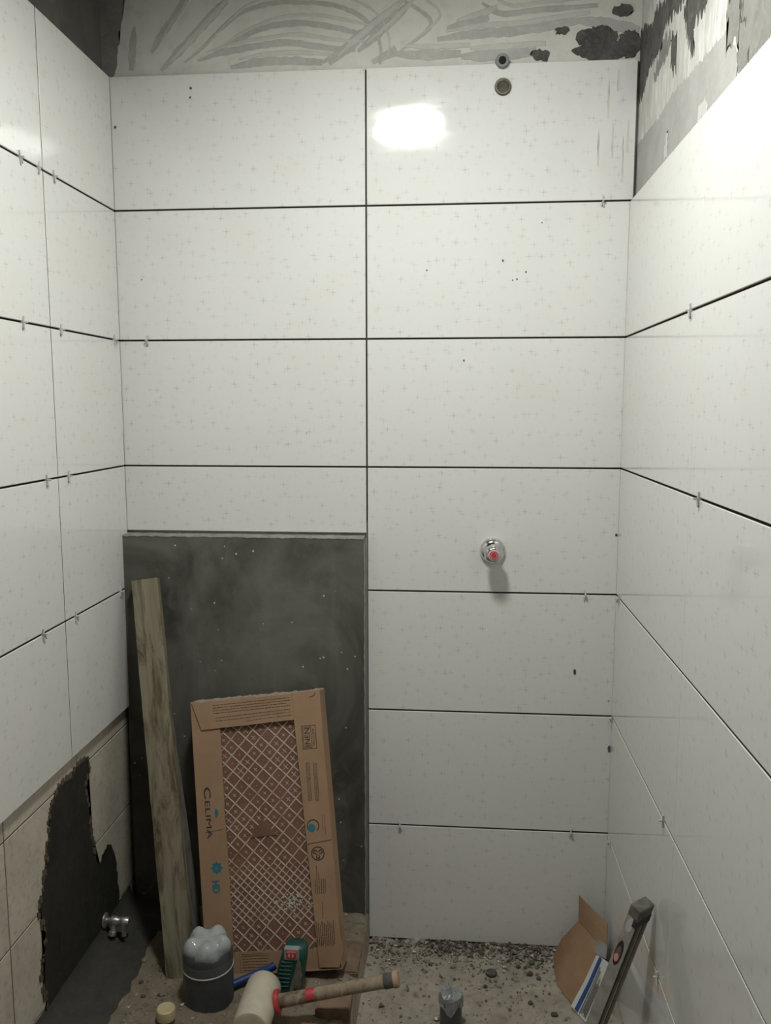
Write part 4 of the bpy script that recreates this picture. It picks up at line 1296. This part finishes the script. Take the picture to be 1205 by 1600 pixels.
# ------------------------------------------------------------------ green power tool standing behind the mallet
gt = tag(empty('power_tool', (-0.197, -0.338, 0.098)), 'dark green power tool with red switch standing against the tile box', 'tool')
def tool_section(h):
    k = h / 0.112
    c = Vector((0.020 * k, 0.014 * k, h))
    return c, 0.031 - 0.006 * k + 0.003 * math.sin(k * 3), 0.027 - 0.004 * k
bm = bmesh.new()
rings = []
hs_ = [0, 0.004, 0.02, 0.04, 0.06, 0.08, 0.095, 0.106, 0.111]
for h in hs_:
    c, a, b = tool_section(h)
    sc = 0.93 if h == 0 else (0.88 if h == 0.106 else 0.70 if h == 0.111 else 1)
    ring_ = []
    for i in range(28):
        t = 2 * math.pi * i / 28
        ct, st = math.cos(t), math.sin(t)
        e = 0.7
        ring_.append(bm.verts.new(c + Vector((a * sc * math.copysign(abs(ct) ** e, ct), b * sc * math.copysign(abs(st) ** e, st), 0))))
    rings.append(ring_)
for A, B in zip(rings, rings[1:]):
    for i in range(28):
        bm.faces.new((A[i], A[(i + 1) % 28], B[(i + 1) % 28], B[i]))
bm.faces.new(rings[0])
bm.faces.new(rings[-1])
gbody = from_bm('body', bm, 'green', gt, True)
for k in range(7):
    h = 0.030 + 0.0085 * k
    c, a, b = tool_section(h)
    box('grip_rib', (c.x - a * 0.80, c.y - b - 0.0016, h), (c.x + a * 0.10, c.y - b + 0.004, h + 0.0035), 'green', gt, 0.0012)
c, a, b = tool_section(0.096)
sp_ = box('switch_plate', (c.x - a * 0.75, c.y - b - 0.002, 0.087), (c.x + a * 0.45, c.y - b + 0.012, 0.1135), 'grey_plastic', gt, 0.002, 2)
sw_ = box('switch', (c.x - a * 0.55, c.y - b - 0.0055, 0.0925), (c.x + a * 0.25, c.y - b + 0.004, 0.1085), 'red', gt, 0.0022, 2)
label_text_m = Matrix.Translation((c.x - a * 0.15, c.y - b - 0.0058, 0.1005)) @ TMX
for k in (-1, 1):
    box('switch_mark', (c.x - a * 0.15 + k * 0.004 - 0.0015, c.y - b - 0.0062, 0.097), (c.x - a * 0.15 + k * 0.004 + 0.0015, c.y - b - 0.005, 0.104), 'pink', gt)
c, a, b = tool_section(0.045)
pn = prism('side_panel', [(0.010, 0.010), (0.026, 0.006), (0.034, 0.030), (0.038, 0.060), (0.034, 0.085), (0.028, 0.095), (0.020, 0.060), (0.012, 0.035)], lambda x, z, d: (x, -0.0275 - d + 0.12 * z, z), 0.004, 'khaki', gt)
lathe('screw', [(0, 0.0065), (0.0035, 0.006), (0.004, 0.003)], (0.024, -0.0245, 0.032), (0, -1, 0), 'steel', gt, 14)
lathe('screw', [(0, 0.0065), (0.003, 0.006), (0.0035, 0.003)], (0.020, -0.0260, 0.016), (0, -1, 0), 'steel', gt, 14)

# blue cable
tag(tube('blue_hose', smooth_path([(-0.330, -0.345, 0.108), (-0.308, -0.332, 0.112), (-0.268, -0.312, 0.121), (-0.240, -0.305, 0.131), (-0.232, -0.300, 0.135)], 6), 0.0085, 'blue', None, 14), 'blue plastic hose curving behind the white mallet head', 'hose')

# ------------------------------------------------------------------ torn carton in the right corner
ct_ = tag(empty('torn_carton', (0.46, -0.13, 0.0)), 'torn brown carton with white blue-striped panel in the right corner', 'carton')
ORG = Vector((0.46, -0.13, 0.0))
def sheet(name, rows_, th, mat, back=None, parent=ct_, up_=1):
    """rows_ of points (world) -> a thick smooth sheet"""
    R_, C_ = len(rows_), len(rows_[0])
    V = [Vector(p) - ORG for r in rows_ for p in r]
    bm = bmesh.new()
    vv = [bm.verts.new(v) for v in V]
    for i in range(R_ - 1):
        for j in range(C_ - 1):
            bm.faces.new((vv[i * C_ + j], vv[i * C_ + j + 1], vv[(i + 1) * C_ + j + 1], vv[(i + 1) * C_ + j]))
    bmesh.ops.recalc_face_normals(bm, faces=bm.faces)
    bmesh.ops.subdivide_edges(bm, edges=bm.edges[:], cuts=2, use_grid_fill=True)
    bmesh.ops.solidify(bm, geom=bm.faces[:], thickness=th)
    return from_bm(name, bm, [mat], parent, False)
p1 = sheet('inner_panel', [
    [(0.417, -0.030, 0.004), (0.412, -0.085, 0.003), (0.413, -0.133, 0.003), (0.427, -0.170, 0.003), (0.444, -0.202, 0.004)],
    [(0.436, -0.022, 0.045), (0.434, -0.075, 0.036), (0.440, -0.120, 0.034), (0.455, -0.152, 0.036), (0.470, -0.182, 0.040)],
    [(0.479, -0.026, 0.104), (0.490, -0.060, 0.100), (0.503, -0.085, 0.096), (0.516, -0.105, 0.092), (0.529, -0.124, 0.088)]], 0.003, 'card_inner')
sheet('top_flap', [
    [(0.4785, -0.028, 0.105), (0.503, -0.078, 0.098), (0.530, -0.124, 0.089)],
    [(0.4785, -0.026, 0.135), (0.502, -0.068, 0.128), (0.532, -0.110, 0.118)],
    [(0.478, -0.024, 0.168), (0.505, -0.060, 0.156), (0.535, -0.096, 0.143)]], 0.003, 'cardboard')
wp = sheet('printed_panel', [
    [(0.436, -0.206, 0.005), (0.462, -0.256, 0.005)],
    [(0.472, -0.174, 0.050), (0.494, -0.226, 0.056)],
    [(0.503, -0.142, 0.094), (0.523, -0.196, 0.108)]], 0.0025, 'white_card')
def wpt(s, t, d=0.0):
    """s along the panel (0 floor .. 1 top), t across (0..1)"""
    def seg(a, b, k): return Vector(a) + (Vector(b) - Vector(a)) * k
    A0, A1, A2 = (0.436, -0.206, 0.005), (0.472, -0.174, 0.050), (0.503, -0.142, 0.094)
    B0, B1, B2 = (0.462, -0.256, 0.005), (0.494, -0.226, 0.056), (0.523, -0.196, 0.108)
    if s < 0.5: a, b = seg(A0, A1, s * 2), seg(B0, B1, s * 2)
    else: a, b = seg(A1, A2, s * 2 - 1), seg(B1, B2, s * 2 - 1)
    nrm = (Vector(A2) - Vector(A0)).cross(Vector(B0) - Vector(A0)).normalized()
    if nrm.z < 0: nrm = -nrm
    return a + (b - a) * t + nrm * d - ORG
def wstrip(name, s0, s1, t0, t1, mat, d=0.0036, n=8):
    V, F = [], []
    for i in range(n + 1):
        s = s0 + (s1 - s0) * i / n
        V += [wpt(s, t0, d), wpt(s, t1, d)]
    for i in range(n):
        F.append((2 * i, 2 * i + 1, 2 * i + 3, 2 * i + 2))
    return from_data(name, V, F, mat, wp)
wstrip('blue_stripe', 0.02, 0.99, 0.28, 0.46, 'blue_ink')
for k, (t, s0, s1) in enumerate([(0.56, 0.03, 0.85), (0.66, 0.05, 0.80), (0.74, 0.08, 0.6), (0.82, 0.05, 0.7), (0.90, 0.05, 0.6)]):
    wstrip('printed_line', s0, s1, t, t + 0.035, 'ink_black')
sheet('torn_tab', [
    [(0.498, -0.140, 0.096), (0.516, -0.176, 0.106)],
    [(0.503, -0.132, 0.110), (0.520, -0.166, 0.120)],
    [(0.506, -0.128, 0.121), (0.521, -0.158, 0.128)]], 0.002, 'grey_plastic')

# ------------------------------------------------------------------ spirit level leaning on the right wall
LB, LT = Vector((0.420, -0.405, 0.0)), Vector((0.519, -0.497, 0.445))
ax_ = (LT - LB)
LLEN = ax_.length
ax_.normalize()
n1 = Vector((-0.74, -0.67, 0.0))
n1 = (n1 - ax_ * n1.dot(ax_)).normalized()        # light wide face
n2 = ax_.cross(n1).normalized()                   # to the right
if n2.x < 0: n2 = -n2
lv = empty('spirit_level')
m = Matrix.Identity(4)
for r in range(3):
    m[r][0], m[r][1], m[r][2] = n2[r], n1[r], ax_[r]
m.translation = LB
lv.matrix_world = m
tag(lv, 'scuffed aluminium spirit level leaning on the right wall over the carton', 'spirit level')
# local: x = n2 (towards the grooved edge), y = n1 (light face out), z along
W2, D2 = 0.0115, 0.0215
def extr(name, poly, z0, z1, mat, parent=lv):
    n = len(poly)
    V = [(x, y, z0) for x, y in poly] + [(x, y, z1) for x, y in poly]
    F = [(i, (i + 1) % n, n + (i + 1) % n, n + i) for i in range(n)] + [tuple(range(n))[::-1], tuple(range(n, 2 * n))]
    bm = bmesh.new()
    vv = [bm.verts.new(v) for v in V]
    for f in F: bm.faces.new([vv[k] for k in f])
    return from_bm(name, bm, mat, parent)
W3 = W2 - 0.006
extr('rail', [(-W2, -D2), (W2, -D2), (W2, -D2 + 0.003), (W3, -D2 + 0.0045), (W3, -0.004), (W2, -0.003), (W2, 0.001), (W3, 0.002), (W3, D2 - 0.0045), (W2, D2 - 0.003), (W2, D2), (-W2, D2)], 0.004, LLEN - 0.022, 'alu')
for a0_, a1_ in ((-D2 + 0.0045, -0.004), (0.002, D2 - 0.0045)):
    extr('groove', [(W3 - 0.0002, a0_), (W3 + 0.0015, a0_), (W3 + 0.0015, a1_), (W3 - 0.0002, a1_)], 0.006, LLEN - 0.024, 'alu_dark')  # dark insert laid along each groove floor
# rounded end cap with a hanging hole
bm = bm_box((-W2 - 0.001, -D2 - 0.001, LLEN - 0.024), (W2 + 0.001, D2 + 0.001, LLEN + 0.002), 0.004, 3)
from_bm('end_cap', bm, 'khaki', lv)
bm_ = bm_box((W2 - 0.008, -D2 - 0.0012, LLEN - 0.040), (W2 + 0.0012, D2 + 0.0012, LLEN - 0.022), 0.001)
from_bm('end_clip', bm_, 'alu_dark', lv)
def oval(name, x, z, rx, rz, y0, y1, mat):
    return prism(name, [(x + rx * math.cos(t), z + rz * math.sin(t)) for t in [k * math.pi / 12 for k in range(24)]], lambda a, b, d: (a, y0 + d, b), y1 - y0, mat, lv)
oval('hanging_hole', 0.0, LLEN - 0.042, 0.0070, 0.015, D2 - 0.001, D2 + 0.0006, 'white_card')
oval('vial_window', -0.001, LLEN - 0.112, 0.0078, 0.030, D2 - 0.001, D2 + 0.0006, 'alu_dark')
oval('vial', -0.001, LLEN - 0.115, 0.0062, 0.019, D2 - 0.001, D2 + 0.0014, 'khaki')
oval('vial_ring', -0.001, LLEN - 0.122, 0.0062, 0.011, D2, D2 + 0.0020, 'red')
oval('vial_glass', -0.001, LLEN - 0.122, 0.0045, 0.0085, D2, D2 + 0.0026, 'pink')
